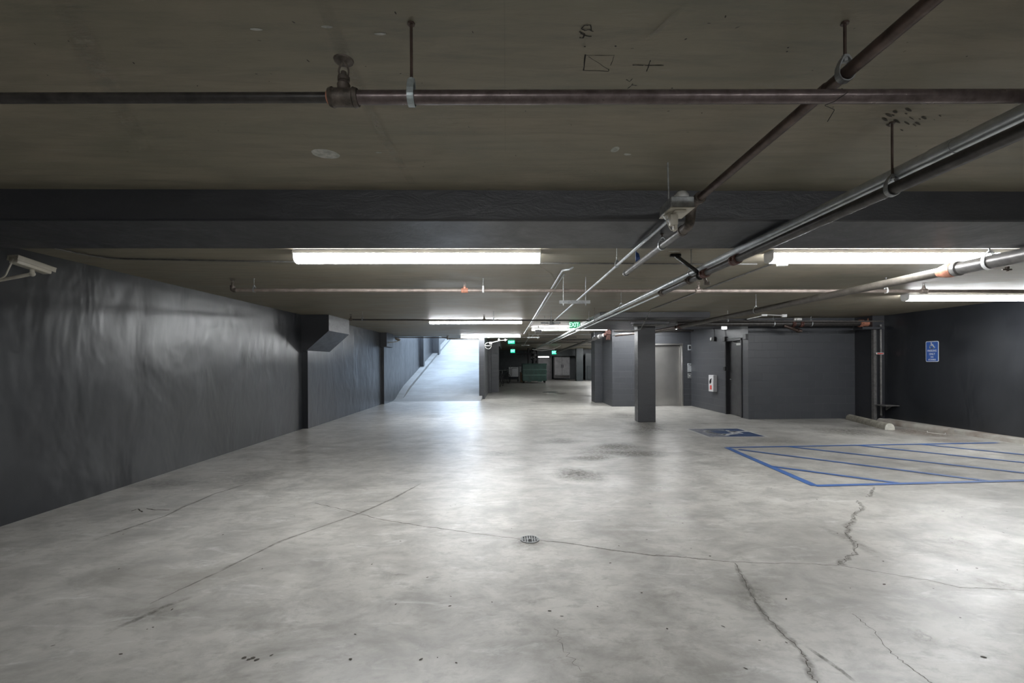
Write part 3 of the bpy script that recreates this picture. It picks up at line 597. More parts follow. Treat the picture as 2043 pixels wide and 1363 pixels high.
# P7 second sprinkler line
y7 = 6.08; a = ony(464, 579, y7); c = ony(1800, 581, y7); s7 = (c.z-a.z)/(c.x-a.x)
def p7(x): return V((x, y7, a7.z+(x-a7.x)*s7))
a7 = a; t = thing('sprinkler_pipe', p7(0), 'pale brown sprinkler pipe crossing behind the first strip lights', 'pipe')
b = B(); b.cyl(p7(a7.x), p7(XR), .0235, 16); obj('pipe', b, 'palepipe', t)
b = B(); q = p7(a7.x); b.tube([q+V((.05, 0, 0)), q, q+V((0, 0, .06))], .03, .03, 12); sprinkler(b, q.x, y7, q.z+.05, 1.); obj('end_elbow', b, 'cast_iron', t)
for px in (927, 1393, 1843):
    x = ony(px, 580, y7).x; b = B(); tee(b, x, y7, p7(x).z, .025, 1.); tf = obj('tee_fitting', b, 'orangecoup' if px == 927 else 'palepipe', t); b = B(); sprinkler(b, x, y7, p7(x).z+.03, 1.); obj('sprinkler_head', b, 'palepipe', tf)
for px, lab in ((507, 'hanger at the left end of the pale sprinkler pipe'), (964, 'hanger of the pale sprinkler pipe in mid ceiling, right of its orange tee'), (1768, 'hanger of the pale sprinkler pipe towards the right wall')):
    x = ony(px, 580, y7).x; hanger(x, y7, p7(x).z, .0235, lab, mat='housing' if px > 900 else 'galv_dull', rodmat='galv_dull')
# P8 third line (thin dark)
y8 = 10.0; a = ony(698, 638, y8); c = ony(1700, 641, y8); s8 = (c.z-a.z)/(c.x-a.x); a8 = a
def p8(x): return V((x, y8, a8.z+(x-a8.x)*s8))
t = thing('sprinkler_pipe', p8(0), 'thin dark sprinkler pipe crossing above the mid garage strip light', 'pipe')
b = B(); b.cyl(p8(a8.x), p8(ony(1762, 640, y8).x), .017, 14); obj('pipe', b, 'darkpipe', t)
for px in (700, 966): x = ony(px, 638, y8).x; b = B(); tee(b, x, y8, p8(x).z, .021, .8); sprinkler(b, x, y8, p8(x).z+.03, 1.); obj('sprinkler_head', b, 'cast_iron', t)
for px, lab in ((723, 'hanger of the thin dark pipe beside the left corbel'), (985, 'hanger of the thin dark pipe above the mid garage strip light'), (1175, 'hanger of the thin dark pipe beside the arrowed exit sign'), (1452, 'hanger of the thin dark pipe above the exit sign at the service door')):
    x = ony(px, 638, y8).x; hanger(x, y8, p8(x).z, .020, lab, rodmat='galv_dull', mat='galv_dull', rr=.004)
# P9 ceiling conduit behind beam, from left camera
b = B(); q0 = onz(20, 488, 2.612); b.tube([q0, onz(85, 490, 2.612), onz(205, 516, 2.612), onz(600, 523, 2.612), onz(1400, 527, 2.612), onz(1510, 527, 2.612)], .009, .3, 8); tag(obj('hanging_conduit', b, 'greypipe'), 'thin conduit hugging the ceiling from the left camera across behind the first strip light', 'conduit')
# P10 conduit from right light to drop panel
x10 = 3.04
b = B(); e1 = ony(1299, 618, 9.6); b.tube([(x10, 5.0, CZ-.015), (e1.x, 9.6, CZ-.015), ony(1278, 657, 10.6), ony(1223, 670, 15.2)], .011, .06, 8); tag(obj('hanging_conduit', b, 'greypipe'), 'thin grey conduit bending down past the column top from the right strip light', 'conduit')
b = B(); q = V((x10-.03, 4.9, CZ-.06)); b.box(q-V((.05, .03, .03)), q+V((.05, .03, .05)), .004); tag(obj('mounted_conduit_box', b, 'white'), 'small white connection box at the left end of the right strip light', 'junction box')
# P11 large dark drain pipe on the right, with coupling
x11, z11 = 4.22, 1.5+.2035*4.22; yc = 908*4.22/(1925-1010)
bigdrain = t = thing('hanging_drain_pipe', (x11, 4, z11-.06), 'large dark pipe with an orange coupling at the right edge of the frame', 'pipe')
b = B(); b.cyl((x11, -2, z11), (x11, yc, z11), .058, 28); obj('large_pipe', b, 'greypipe', t)
b = B(); b.lathe((x11, yc-.05, z11), (0, 1, 0), [(0, .060), (.01, .069), (.05, .069), (.06, .062)], 24); obj('collar', b, 'greypipe', t)
b = B(); b.lathe((x11, yc+.01, z11), (0, 1, 0), [(0, .066), (.03, .070), (.07, .066), (.12, .055), (.15, .046)], 24); obj('coupling', b, 'orangecoup', t)
b = B(); b.cyl((x11, yc+.1, z11), (x11, 13.9, z11), .044, 20); obj('pipe', b, 'umberpipe', t)
b = B(); couple(b, (x11, 11.3-.35, z11), (0, 1, 0), .046, .1); obj('coupling', b, 'redcoup', t)
for dy_ in (.0, .13): 
    b = B(); b.lathe((x11+.02, yc-.42-dy_*2, z11-.065), (.2, 0, -1), [(0, .016), (.02, .016), (.022, .01), (.04, .009)], 8); b.cyl((x11-.02, yc-.42-dy_*2, z11-.09), (x11+.06, yc-.42-dy_*2, z11-.09), .007, 6); obj('drain_plug', b, 'cast_iron', t)
hanger(x11, yc-.30, z11, .060, 'pale strap round the large dark pipe at the right edge', ax='y', mat='housing', rodmat='galv_dull', rr=.007, strapw=.03)
hanger(x11, 7.6, z11, .045, 'hanger of the large dark pipe between the two right strip lights', ax='y', mat='galv_dull', rodmat='galv_dull')
# P12 main along front block wall
y12 = 11.3; a = ony(1360, 646, y12); c = ony(1755, 646, y12); z12 = (a.z+c.z)/2
t = thing('fire_main', (6.5, y12, z12-.07), 'thick dark main pipe along the top of the front block wall', 'pipe')
b = B(); b.cyl((x11+.05, y12, z12), (9.0, y12, z12), .066, 22); obj('pipe', b, 'darkpipe', t)
b = B(); b.tube([(8.95, y12, z12), (9.18, y12, z12), (9.2, y12-.02, CZ)], .075, .09, 16); couple(b, (8.95, y12, z12), (1, 0, 0), .07, .1); obj('end_elbow', b, 'orangecoup', t)
qx = ony(1590, 645, y12).x
for sg in (-.1, .1): b = B(); couple(b, (qx+sg, y12, z12), (1, 0, 0), .068, .09); obj('coupling', b, 'redcoup', t)
b = B(); b.tube([(qx-.35, y12-.03, z12-.05), (qx-.05, y12-.08, z12-.17), (qx+.06, y12-.08, z12-.19)], .04, .05, 12); couple(b, (qx-.02, y12-.08, z12-.18), (1, 0, -.3), .04, .07); obj('branch', b, 'rust', t)
b = B(); b.box((qx-.12, y12-.09, z12+.04), (qx+.08, y12-.02, z12+.14), .02, seg=2); b.cyl((qx-.05, y12-.1, z12+.09), (qx-.05, y12-.12, z12+.09), .03, 12); obj('flow_switch', b, 'white', t)
for px, lab in ((1543, 'hanger of the thick main, left of its white flow switch'), (1618, 'hanger of the thick main, right of its white flow switch'), (1740, 'hanger of the thick main near the right wall')):
    x = ony(px, 645, y12).x; hanger(x, y12, z12, .066, lab, mat='galv', rodmat='galv_dull')
b = B(); b.tube([ony(1490, 637, 10.6), ony(1530, 628, 10.6), ony(1568, 630, 10.8)], .01, .06, 8); b.box(ony(1559, 633, 10.8)-V((.0, .03, .0)), ony(1569, 626, 10.8)+V((0, .03, 0)), .004); b.box(ony(1519, 631, 10.6)-V((0, .02, 0)), ony(1530, 627, 10.6)+V((0, .02, 0)), .003)
tag(obj('hanging_conduit', b, 'housing'), 'short white conduit and box above the front block wall', 'conduit')
b = B(); b.cyl((3.65, 15.2, ony(1300, 660, 15.2).z), (XS, 15.2, ony(1300, 660, 15.2).z), .028, 12); tag(obj('hanging_pipe', b, 'darkpipe'), 'dark pipe across the wall above the elevator door', 'pipe')
b = B(); b.tube([(x11-.05, 11.1, z11), (x11-.1, 12.5, z11+.0), (3.6, 14.9, z11+.02)], .035, .3, 12); obj('branch', b, 'rust', bigdrain, 'rusty branch angling towards the elevator wall')
# P13 grey sloping pipe with red coupling
t = thing('hanging_drain_pipe', (3.22, 14.9, 2.3), 'grey sloping pipe with a rust red riser left of the elevator block', 'pipe')
b = B(); b.cyl((3.2, 14.85, 2.39), (3.0, 27, 2.12), .058, 18); obj('pipe', b, 'greypipe', t)
b = B(); b.cyl((3.34, 14.85, 2.24), (3.34, 14.85, CZ), .075, 16); couple(b, (3.34, 14.85, 2.47), (0, 0, 1), .078, .12); b.cyl((3.34, 14.85, 2.4), (3.2, 14.86, 2.39), .066, 14); obj('riser', b, 'rustred', t)
b = B(); couple(b, (3.17, 15.4, 2.38), (0, 1, -.02), .06, .1); obj('coupling', b, 'greypipe', t)
hanger(3.17, 16.3, 2.358, .06, 'hanger of the grey sloping pipe by the elevator block', ax='y', mat='galv', rodmat='galv_dull')
# far small pipes
for k, (x0, x1_, py, yy, r, mm) in enumerate(((1055, 1180, 665, 17.5, .014, 'galv_dull'), (1040, 1150, 669.5, 19.5, .016, 'greypipe'), (1120, 1184, 669, 21.5, .03, 'greypipe'), (1015, 1182, 676, 23.0, .018, 'greypipe'), (1010, 1180, 683, 25.0, .022, 'darkpipe'), (1140, 1182, 690, 29.0, .025, 'greypipe'))):
    a = ony(x0, py, yy); c = ony(x1_, py, yy); b = B(); zq = min((a.z+c.z)/2, CZ-.04); b.cyl((a.x, yy, zq), (min(c.x, 8.2), yy, zq), r, 10)
    tag(obj('hanging_pipe', b, mm), ['thin pipe crossing the corridor, nearest behind the rear strip light', 'second thin pipe crossing the corridor behind the strip lights', 'short grey pipe crossing the right side of the corridor', 'thin grey pipe crossing the corridor above the far exit signs', 'dark pipe crossing the corridor just above the far exit signs', 'grey pipe above the dark doorway at the corridor right'][k], 'pipe')
def trapeze(px0, px1, py, yd, label, rods):
    a = ony(px0, py, yd); c = ony(px1, py, yd); t = thing('hanging_strut', ((a.x+c.x)/2, yd, a.z-.02), label, 'trapeze strut', None)
    b = B(); b.box((a.x, yd-.02, a.z-.02), (c.x, yd+.02, a.z+.005)); b.box((a.x, yd-.02, a.z+.005), (c.x, yd-.016, a.z+.02)); b.box((a.x, yd+.016, a.z+.005), (c.x, yd+.02, a.z+.02)); obj('channel', b, 'galv_dull', t)
    for f in rods:
        x = a.x+(c.x-a.x)*f; b = B(); b.cyl((x, yd, a.z-.05), (x, yd, CZ), .005, 8); b.cyl((x, yd, a.z-.03), (x, yd, a.z-.02), .012, 6); obj('rod', b, 'galv_dull', t)
trapeze(1116, 1177, 603, 6.0, 'pale strut hung on two rods, nearest trapeze in front of the exit sign', (.13, .86))
trapeze(1079, 1118, 644.5, 11.0, 'dark strut hung on rods left of the arrowed exit sign', (.2, .5, .9))
trapeze(1052, 1076, 673.5, 17.0, 'bright strut hung above the corridor, left of centre', (.15, .9))
trapeze(1040, 1057, 689, 26, 'small far strut above the dumpster', (.2, .8))
for k, (px0, px1, py0, py1, yd) in enumerate(((1061, 1084, 671, 652, 15), (1045, 1056, 690, 672, 20))):
    b = B(); b.tube([ony(px0, py0, yd+4), ony(px1, py1, yd)], .016, seg=8); tag(obj('hanging_conduit', b, 'galv'), ['conduit sloping up to the box under the rear strip light', 'conduit sloping away above the left of the corridor'][k], 'conduit')
b = B(); q = ony(1100, 644, 9.9); b.lathe((q.x, q.y, q.z-.05), (0, 0, 1), [(0, .03), (.01, .05), (.07, .05), (.08, .03)], 14); b.cyl((q.x, q.y, q.z), (q.x, q.y, CZ), .006, 6); tag(obj('hanging_round_box', b, 'galv_dull'), 'round grey box at the far end of the bright thin conduit', 'junction box')
b = B(); q = ony(1074, 661, 13.9); b.box(q-V((.10, .06, .06)), q+V((.10, .06, .05)), .01); b.cyl(q, (q.x, q.y, CZ), .01, 6); tag(obj('hanging_box', b, 'greypipe'), 'grey box hung in front of the rear strip light', 'junction box')
b = B(); b.tube([ony(1062, 697, 26), ony(1080, 700, 26), ony(1103, 697, 26), ony(1110, 694, 26), ony(1119, 689, 26)], .018, .1, 8); tag(obj('flexible_conduit', b, 'white'), 'white conduit sagging in front of the far bulkhead', 'conduit')
# ================================================================== EXIT SIGNS
def exitsign(px0, py0, px1, py1, yd, label, txt='EXIT', arrow=False, far=False, drop=True):
    a = ony(px0, py1, yd); c = ony(px1, py0, yd); cx = (a.x+c.x)/2; w = c.x-a.x; z0 = a.z; z1 = min(c.z, CZ-.005); h = z1-z0
    t = thing('exit_sign', (cx, yd, z0), label, 'exit sign')
    b = B(); b.box((a.x, yd, z0), (c.x, yd+.05, z1), .006); obj('sign_box', b, 'exitfar' if far else 'exitface', t)
    b = B(); b.text(txt, h*.95, (cx-(w*.08 if arrow else 0), yd-.003, (z0+z1)/2), (w/(h*2.2), 0, 0), (0, 0, 1), .002)
    obj('lettering', b, 'exitletter', t, 'pale green letters')
    if arrow:
        b = B(); x = c.x-w*.10; b.prism([(x-w*.05, yd-.005, z0+h*.72), (x+w*.05, yd-.005, z0+h*.5), (x-w*.05, yd-.005, z0+h*.28), (x-w*.05, yd-.005, z0+h*.38), (x+w*.0, yd-.005, z0+h*.5), (x-w*.05, yd-.005, z0+h*.62)], (0, .003, 0)); obj('arrow', b, 'exitletter', t)
    if drop and z1 < CZ-.02: b = B(); b.cyl((cx, yd+.025, z1-.005), (cx, yd+.025, CZ), .008, 8); obj('stem', b, 'white', t)
    return t
exitsign(1136, 642, 1157.5, 655, 12.2, 'lit green exit sign with right arrow, in front of the strip light', arrow=True)
exitsign(1013.5, 679.5, 1027, 686, 22.6, 'small green exit sign, upper of the two left of centre', far=True)
exitsign(1018.5, 697, 1027.5, 704, 30, 'small green exit sign, lower of the two left of centre', far=True)
exitsign(1101, 700, 1110, 707, 30.5, 'small green exit sign before the far bulkhead, above the pale cooler', far=True)
# exit sign over service door with lamp unit
es = exitsign(1440, 645, 1451, 651, 12.4, 'green exit sign above the service door with a bright white lamp below')
a = ony(1440.5, 657, 12.4); c = ony(1450.5, 651.3, 12.4); b = B(); b.box((a.x, 12.4, a.z), (c.x, 12.44, c.z), .006); obj('lamp', b, 'lampface', es)
# ================================================================== SECURITY CAMERAS
def seccam(tip, tail, wallp, label, s=1., cable=None):
    tip = V(tip); tail = V(tail); d = (tip-tail).normalized(); L = (tip-tail).length; q = d.to_track_quat('Y', 'Z').to_matrix(); c = (tip+tail)/2
    t = thing('mounted_security_camera', c, label, 'security camera')
    b = B(); b.box(c-V((.042*s, L/2, .036*s)), c+V((.042*s, L/2-.01, .028*s)), .010*s, rot=q, piv=c, seg=2); hs = obj('camera_body', b, 'cream', t)
    b = B(); b.box(c+V((-.05*s, -L/2-.01, .022*s)), c+V((.05*s, L/2+.02, .036*s)), .006*s, rot=q, piv=c); b.box(c+V((-.052*s, -L/2-.01, -.01*s)), c+V((-.047*s, L/2+.01, .03*s)), 0, rot=q, piv=c); b.box(c+V((.047*s, -L/2-.01, -.01*s)), c+V((.052*s, L/2+.01, .03*s)), 0, rot=q, piv=c); obj('sunshield', b, 'cream', t)
    b = B(); b.cyl(tip-d*.012, tip+d*.001, .026*s, 14); obj('lens', b, 'lens', hs)
    wp = V(wallp); j = c-V((0, 0, .075*s)); b = B(); b.cyl(c-V((0, 0, .03*s)), j, .016*s, 10); b.sphere(j, .022*s); b.tube([j, (j+wp)/2-V((0, 0, .005)), wp], .015*s, seg=10); n = V((1 if wp.x < j.x else -1, 0, 0)); b.cyl(wp-n*.001, wp+n*.012, .035*s, 14); obj('bracket', b, 'cream', t)
    if cable: b = B(); b.tube(cable, .006*s, .04, 8); obj('cable', b, 'cream', t)
    return t
ta = ony(27, 517, 4.08); tb = ony(99, 541, 4.36)
seccam(tb, ta, (XL, 4.12, 2.22), 'pale box security camera on a wall bracket, high on the left wall', 1.05, [ta, ta+V((-.03, 0, -.06)), ta+V((-.10, .02, -.16)), (XL, 4.0, 2.18)])
ta = ony(787, 674, 17.3); tb = ony(796, 679, 17.0)
seccam(tb, tb+(ta-tb).normalized()*.24, (-4.36, 17.1, 2.28), 'small dark security camera on the far left corbel by the ramp', 1.0)
t = thing('mounted_camera', ony(975, 685, 18.6), 'white wall camera with looped cable on the corner right of the ramp', 'security camera')
q = ony(979, 685, 18.7); b = B(); b.box(q-V((.05, .05, .05)), q+V((.05, .05, .05)), .015, seg=2); obj('camera_body', b, 'white', t)
b = B(); b.cyl(q-V((0, .05, 0)), q-V((0, .056, 0)), .022, 12); obj('lens', b, 'lens', t)
b = B(); q2 = ony(974, 690, 18.7); b.torus(q2, (0, 1, .1), .13, .009, 24, 6); obj('cable_loop', b, 'white', t)
b = B(); b.cyl(q2-V((.13, 0, 0)), q2+V((.1, 0, 0)), .014, 8); b.tube([q+V((.03, 0, .02)), ony(995, 680, 18.9), ony(1012, 678, 19.0)], .009, seg=6); obj('arm', b, 'white', t)
for k, px in enumerate((995.5, 1008)):
    q = ony(px, 678.5, 19.35); b = B(); b.lathe(q+V((0, .03, 0)), (0, -1, 0), [(0, .02), (.03, .045), (.06, .05), (.07, .03)], 14); b.cyl(q, (q.x, q.y, CZ), .008, 6)
    tag(obj('hanging_emergency_lamp', b, 'white'), ('left' if k == 0 else 'right')+' one of two white round emergency lamps under the strip light by the ramp', 'lamp')
# pipes at ramp mouth
b = B(); b.tube([ony(790, 673.5, 19.0), ony(893, 674, 19.0)], .022, seg=8); b.cyl(ony(893, 671, 19.0), ony(893, 678, 19.0), .035, 8); b.cyl(ony(893, 676, 19.05), ony(957, 676.5, 19.05), .035, 10); tag(obj('ramp_pipe', b, 'greypipe'), 'grey pipe crossing the mouth of the ramp under the ceiling', 'pipe')
# ================================================================== RIGHT CORNER
t = thing('riser_pipe', (9.24, 11.06, 0), 'thin vertical grey pipe with a red tag in the right corner', 'pipe')
q = ony(1757.5, 740, 11.06)
b = B(); b.cyl((q.x, 11.06, .16), (q.x, 11.06, z12-.05), .024, 14); obj('pipe', b, 'greypipe', t)
b = B(); b.lathe((q.x, 11.06, .0), (0, 0, 1), [(0, .04), (.02, .04), (.03, .025), (.1, .025), (.11, .038), (.16, .038)], 12); b.cyl((q.x-.06, 11.03, .12), (q.x+.01, 11.03, .12), .018, 10); obj('valve', b, 'black', t)
q = ony(1755, 705.5, 11.02); b = B(); b.box((q.x-.09, 11.0, q.z-.022), (q.x+.09, 11.03, q.z+.022), .003); tg = obj('tag_plate', b, 'white', t); b = B(); b.box((q.x-.075, 10.996, q.z-.013), (q.x+.075, 11.0, q.z+.013)); obj('red_strip', b, 'red', tg)
q = ony(1744.5, 740, 11.1); b = B(); b.box((q.x-.035, 11.08, 0), (q.x-.03, 11.15, 2.28)); b.box((q.x+.03, 11.08, 0), (q.x+.035, 11.15, 2.28)); b.box((q.x-.035, 11.075, 0), (q.x+.035, 11.08, 2.28)); tag(obj('channel_post', b, 'greypipe'), 'upright grey channel left of the thin vertical pipe in the right corner', 'post')
a = ony(1748, 808, 11.0); c = ony(1784, 808, 10.75); b = B(); b.box((a.x, 10.72, a.z-.012), (XR, 11.0, a.z+.012), .003); b.prism([(9.3, 10.8, a.z-.012), (9.3, 10.98, a.z-.012), (9.3, 10.98, a.z-.13)], (.02, 0, 0)); b.box((9.1, 10.98, a.z-.02), (9.2, 11.08, a.z+.008)); tag(obj('mounted_bracket', b, 'greypipe'), 'small grey bracket shelf low on the right wall by the riser', 'bracket')
# ================================================================== ACCESSIBLE PARKING SIGN
def isa(b, org, R, U, s, w, lift):
    """wheelchair symbol drawn as flat strips in the R-U plane"""
    R = V(R).normalized(); U = V(U).normalized(); n = R.cross(U); org = V(org)
    def P(x, y): return org+R*x*s+U*y*s
    def strip(pts, ww=w):
        P3 = [P(*p) for p in pts]
        for i in range(len(P3)-1):
            d = (P3[i+1]-P3[i]).normalized(); sd = n.cross(d)*ww*s/2; e = d*ww*s*.2
            b.prism([P3[i]-e-sd, P3[i+1]+e-sd, P3[i+1]+e+sd, P3[i]-e+sd], n*lift)
    arc = [(-.06+.34*math.cos(math.radians(a)), -.16+.34*math.sin(math.radians(a))) for a in range(125, 361, 14)]
    strip(arc); strip([(-.12, .46), (-.09, .08)]); strip([(-.09, .08), (.20, .08)]); strip([(-.11, .22), (.16, .22)]); strip([(.20, .08), (.36, -.30)]); strip([(.36, -.30), (.48, -.26)])
    c = P(-.13, .52); b.prism([c+R*math.cos(2*math.pi*i/14)*.075*s+U*math.sin(2*math.pi*i/14)*.075*s for i in range(14)], n*lift)
q = onx(1860, 701.5, XR); sh = .455; sw = .305; sy_ = q.y; sz = q.z
t = thing('parking_sign', (XR-.01, sy_, sz-sh/2), 'blue accessible parking sign with white wheelchair symbol on the right wall', 'sign')
def rrect(x, y0, z0, y1, z1, r):
    pts = []
    for cy, cz, a0 in ((y1-r, z1-r, 0), (y0+r, z1-r, 90), (y0+r, z0+r, 180), (y1-r, z0+r, 270)):
        for k in range(5): a = math.radians(a0+22.5*k); pts.append((x, cy+r*math.cos(a), cz+r*math.sin(a)))
    return pts
b = B(); b.prism(rrect(XR-.004, sy_-sw/2, sz-sh/2, sy_+sw/2, sz+sh/2, .03), (.003, 0, 0)); obj('border', b, 'signwhite', t)
b = B(); b.prism(rrect(XR-.0055, sy_-sw/2+.013, sz-sh/2+.013, sy_+sw/2-.013, sz+sh/2-.013, .022), (.002, 0, 0)); obj('panel', b, 'signblue', t)
b = B(); isa(b, (XR-.0056, sy_+.0, sz+.125), (0, -1, 0), (0, 0, 1), .135, .15, .0015); obj('wheelchair_symbol', b, 'signwhite', t)
for txt, sz_, dz_, wx_ in (('PARKING', .062, .015, .85), ('ONLY', .062, -.058, .85), ('VAN', .040, -.122, .85), ('ACCESSIBLE', .042, -.180, .80)):
    b = B(); b.text(txt, sz_, (XR-.0062, sy_, sz+dz_), (0, -wx_, 0), (0, 0, 1), .0005); obj('lettering', b, 'signwhite', t)
# ================================================================== FLOOR MARKINGS
def fline(b, p, q, w, z):
    p = V(p); q = V(q); p.z = q.z = z; d = (q-p).normalized(); s_ = V((-d.y, d.x, 0))*w/2; b.prism([p-s_, q-s_, q+s_, p+s_], (0, 0, .0008))
A = onz(1450, 893.5); Bp = onz(1626, 970); TE = onz(1990, 884); BE0 = onz(1975, 961); bdir = (BE0-onz(1700, 968.5)).normalized(); BE = Bp+(onz(2043, 959.5)-Bp)*1.35
t = thing('access_aisle_marking', (A+BE)/2, 'blue striped access aisle painted on the floor at right', 'floor marking')
b = B(); fline(b, A, Bp, .10, .004); fline(b, A, TE, .075, .0046); fline(b, Bp, BE, .075, .0052); obj('outline', b, 'blue_line', t)
for p, q in (((1473.7, 897.5), (1975, 961)), ((1527, 929.6), (1798, 965.4)), ((1574, 891.8), (2043, 944.3)), ((1714.4, 889.5), (2043, 923.6)), ((1834.8, 886.8), (2043, 907.9))):
    P = onz(*p); Q = onz(*q)
    if q[0] == 2043: Q = P+(Q-P)*1.15
    Q.x = min(Q.x, 9.15); b = B(); fline(b, P, Q, .075, .0058); obj('stripe', b, 'blue_line', t)
c0 = onz(1372, 855.6); c1_ = onz(1476.5, 854.7); c2_ = onz(1526, 871); c3 = onz(1408, 874.7)
t = thing('accessible_bay_symbol', (c0+c1_+c2_+c3)/4, 'faded blue square with a white wheelchair symbol painted on the floor', 'floor marking')
px0 = (c0.x+c3.x)/2; px1 = (c1_.x+c2_.x)/2; py0 = (c2_.y+c3.y)/2; py1 = (c0.y+c1_.y)/2; py1 = max(py1, py0+1.1)
b = B(); b.box((px0, py0, .0034), (px1, py1, .0040)); obj('border', b, 'border_line', t, 'faded whitish edge line')
b = B(); b.box((px0+.42, py0+.06, .0040), (px1-.05, py1-.06, .0046)); obj('panel', b, 'blue_pad', t)
b = B(); b.box((px0+.06, py0+.06, .0040), (px0+.42, py1-.06, .0046)); obj('worn_panel', b, 'blue_pad_worn', t, 'heavily worn left end with traces of lettering')
b = B(); isa(b, ((px0+px1)/2+.10, (py0+py1)/2+.02, .0046), (0, -1, 0), (1, 0, 0), .86, .12, .0008); obj('wheelchair_symbol', b, 'white_line', t)
# ================================================================== WHEEL STOPS
p0 = V((8.34, 9.75, 0)); p1_ = V((8.80, 11.50, 0)); d = (p1_-p0).normalized(); s_ = V((-d.y, d.x, 0))
prof_ = [(-.09, 0), (-.088, .05), (-.07, .10), (-.035, .13), (.0, .14), (.035, .13), (.07, .10), (.088, .05), (.09, 0)]
t = thing('wheel_stop', (p0+p1_)/2, 'pale rounded concrete wheel stop lying askew in front of the riser pipe', 'wheel stop')
b = B(); b.prism([p0+s_*u+V((0, 0, w)) for u, w in prof_], p1_-p0); obj('bar', b, 'stop', t)
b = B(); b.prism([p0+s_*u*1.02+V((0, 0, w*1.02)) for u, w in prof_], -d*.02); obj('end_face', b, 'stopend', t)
q0 = onz(1775, 850); t = thing('wheel_stop', (9.05, 9.9, 0), 'brown stained low wheel stop along the right wall', 'wheel stop')
b = B(); b.prism([(9.05+u*1., 9.1, w*.85) for u, w in prof_], (0, 1.75, 0)); obj('bar', b, 'curb_stain', t)
a = onz(1850, 863.5); c = onz(1886, 867.5); b = B(); b.tube([a+V((0, 0, .04)), a+V((0, 0, .005)), c+V((0, 0, .005)), c+V((0, 0, .04))], .006, .01, 6); tag(obj('bent_rod', b, 'white'), 'thin white rod with upturned ends lying at the foot of the right wall', 'rod')
# ================================================================== DRAIN
q = onz(1057, 1077); R = .082
t = thing('floor_drain', (q.x, q.y, 0), 'round slotted metal drain grate in the floor', 'drain')
b = B(); n = 32
for i in range(n):
    a0 = 2*math.pi*i/n; a1 = 2*math.pi*(i+1)/n
    b.prism([(q.x+R*math.cos(a0), q.y+R*math.sin(a0), .001), (q.x+R*math.cos(a1), q.y+R*math.sin(a1), .001), (q.x+R*.87*math.cos(a1), q.y+R*.87*math.sin(a1), .001), (q.x+R*.87*math.cos(a0), q.y+R*.87*math.sin(a0), .001)], (0, 0, .006))
obj('rim', b, 'galv_dull', t)
b = B(); b.cyl((q.x, q.y, .0009), (q.x, q.y, .002), R*.9, 28); obj('sump', b, 'black', t)
b = B()
for k in range(-3, 4):
    x = k*R*.25; hl = math.sqrt(max(0, (R*.88)**2-x*x))
    if k == 0: b.box((q.x+x-.005, q.y, .002), (q.x+x+.005, q.y+hl, .0065))
    else: b.box((q.x+x-.005, q.y-hl, .002), (q.x+x+.005, q.y+hl, .0065))
b.box((q.x-R*.88, q.y-.005, .002), (q.x+R*.88, q.y+.005, .0068)); obj('bars', b, 'galv_dull', t)
q = onz(1098, 783); t = thing('manhole_cover', (q.x, q.y, 0), 'dark round cover in the corridor floor in front of the dumpster', 'manhole cover')
b = B(); b.cyl((q.x, q.y, .001), (q.x, q.y, .008), .38, 28); obj('lid', b, 'darkpipe', t); b = B(); b.torus((q.x, q.y, .006), (0, 0, 1), .40, .012, 30, 6); obj('rim', b, 'galv_dull', t)
# ================================================================== ELEVATOR LOBBY ITEMS
a = ony(1372, 699, YE); c = ony(1379.5, 688, YE); t = thing('floor_indicator', ((a.x+c.x)/2, YE, a.z), 'square steel floor indicator with a dark screen, right of the elevator', 'indicator')
b = B(); b.box((a.x, YE-.02, a.z), (c.x, YE, c.z), .004); obj('plate', b, 'galv', t); b = B(); b.box((a.x+.03, YE-.024, a.z+.04), (c.x-.03, YE-.019, c.z-.04)); obj('screen', b, 'lens', t)
a = ony(1371.5, 742.5, YE); c = ony(1379.8, 725, YE); t = thing('key_panel', ((a.x+c.x)/2, YE, a.z), 'tall steel key switch plate right of the elevator', 'control panel')
b = B(); b.box((a.x, YE-.02, a.z), (c.x, YE, c.z), .004); obj('plate', b, 'galv', t)
for fx, fz in ((.3, .85), (.7, .8)): b = B(); b.cyl((a.x+(c.x-a.x)*fx, YE-.03, a.z+(c.z-a.z)*fz), (a.x+(c.x-a.x)*fx, YE-.018, a.z+(c.z-a.z)*fz), .016, 10); obj('key_switch', b, 'black', t)
a = ony(1372, 755, YE); c = ony(1379.3, 744.5, YE); t = thing('call_button_panel', ((a.x+c.x)/2, YE, a.z), 'small steel elevator call button plate, below the key switches', 'control panel')
b = B(); b.box((a.x, YE-.02, a.z), (c.x, YE, c.z), .004); obj('plate', b, 'galv_dull', t); b = B(); b.cyl(((a.x+c.x)/2, YE-.028, (a.z+c.z)/2), ((a.x+c.x)/2, YE-.018, (a.z+c.z)/2), .018, 12); obj('button', b, 'white', t)
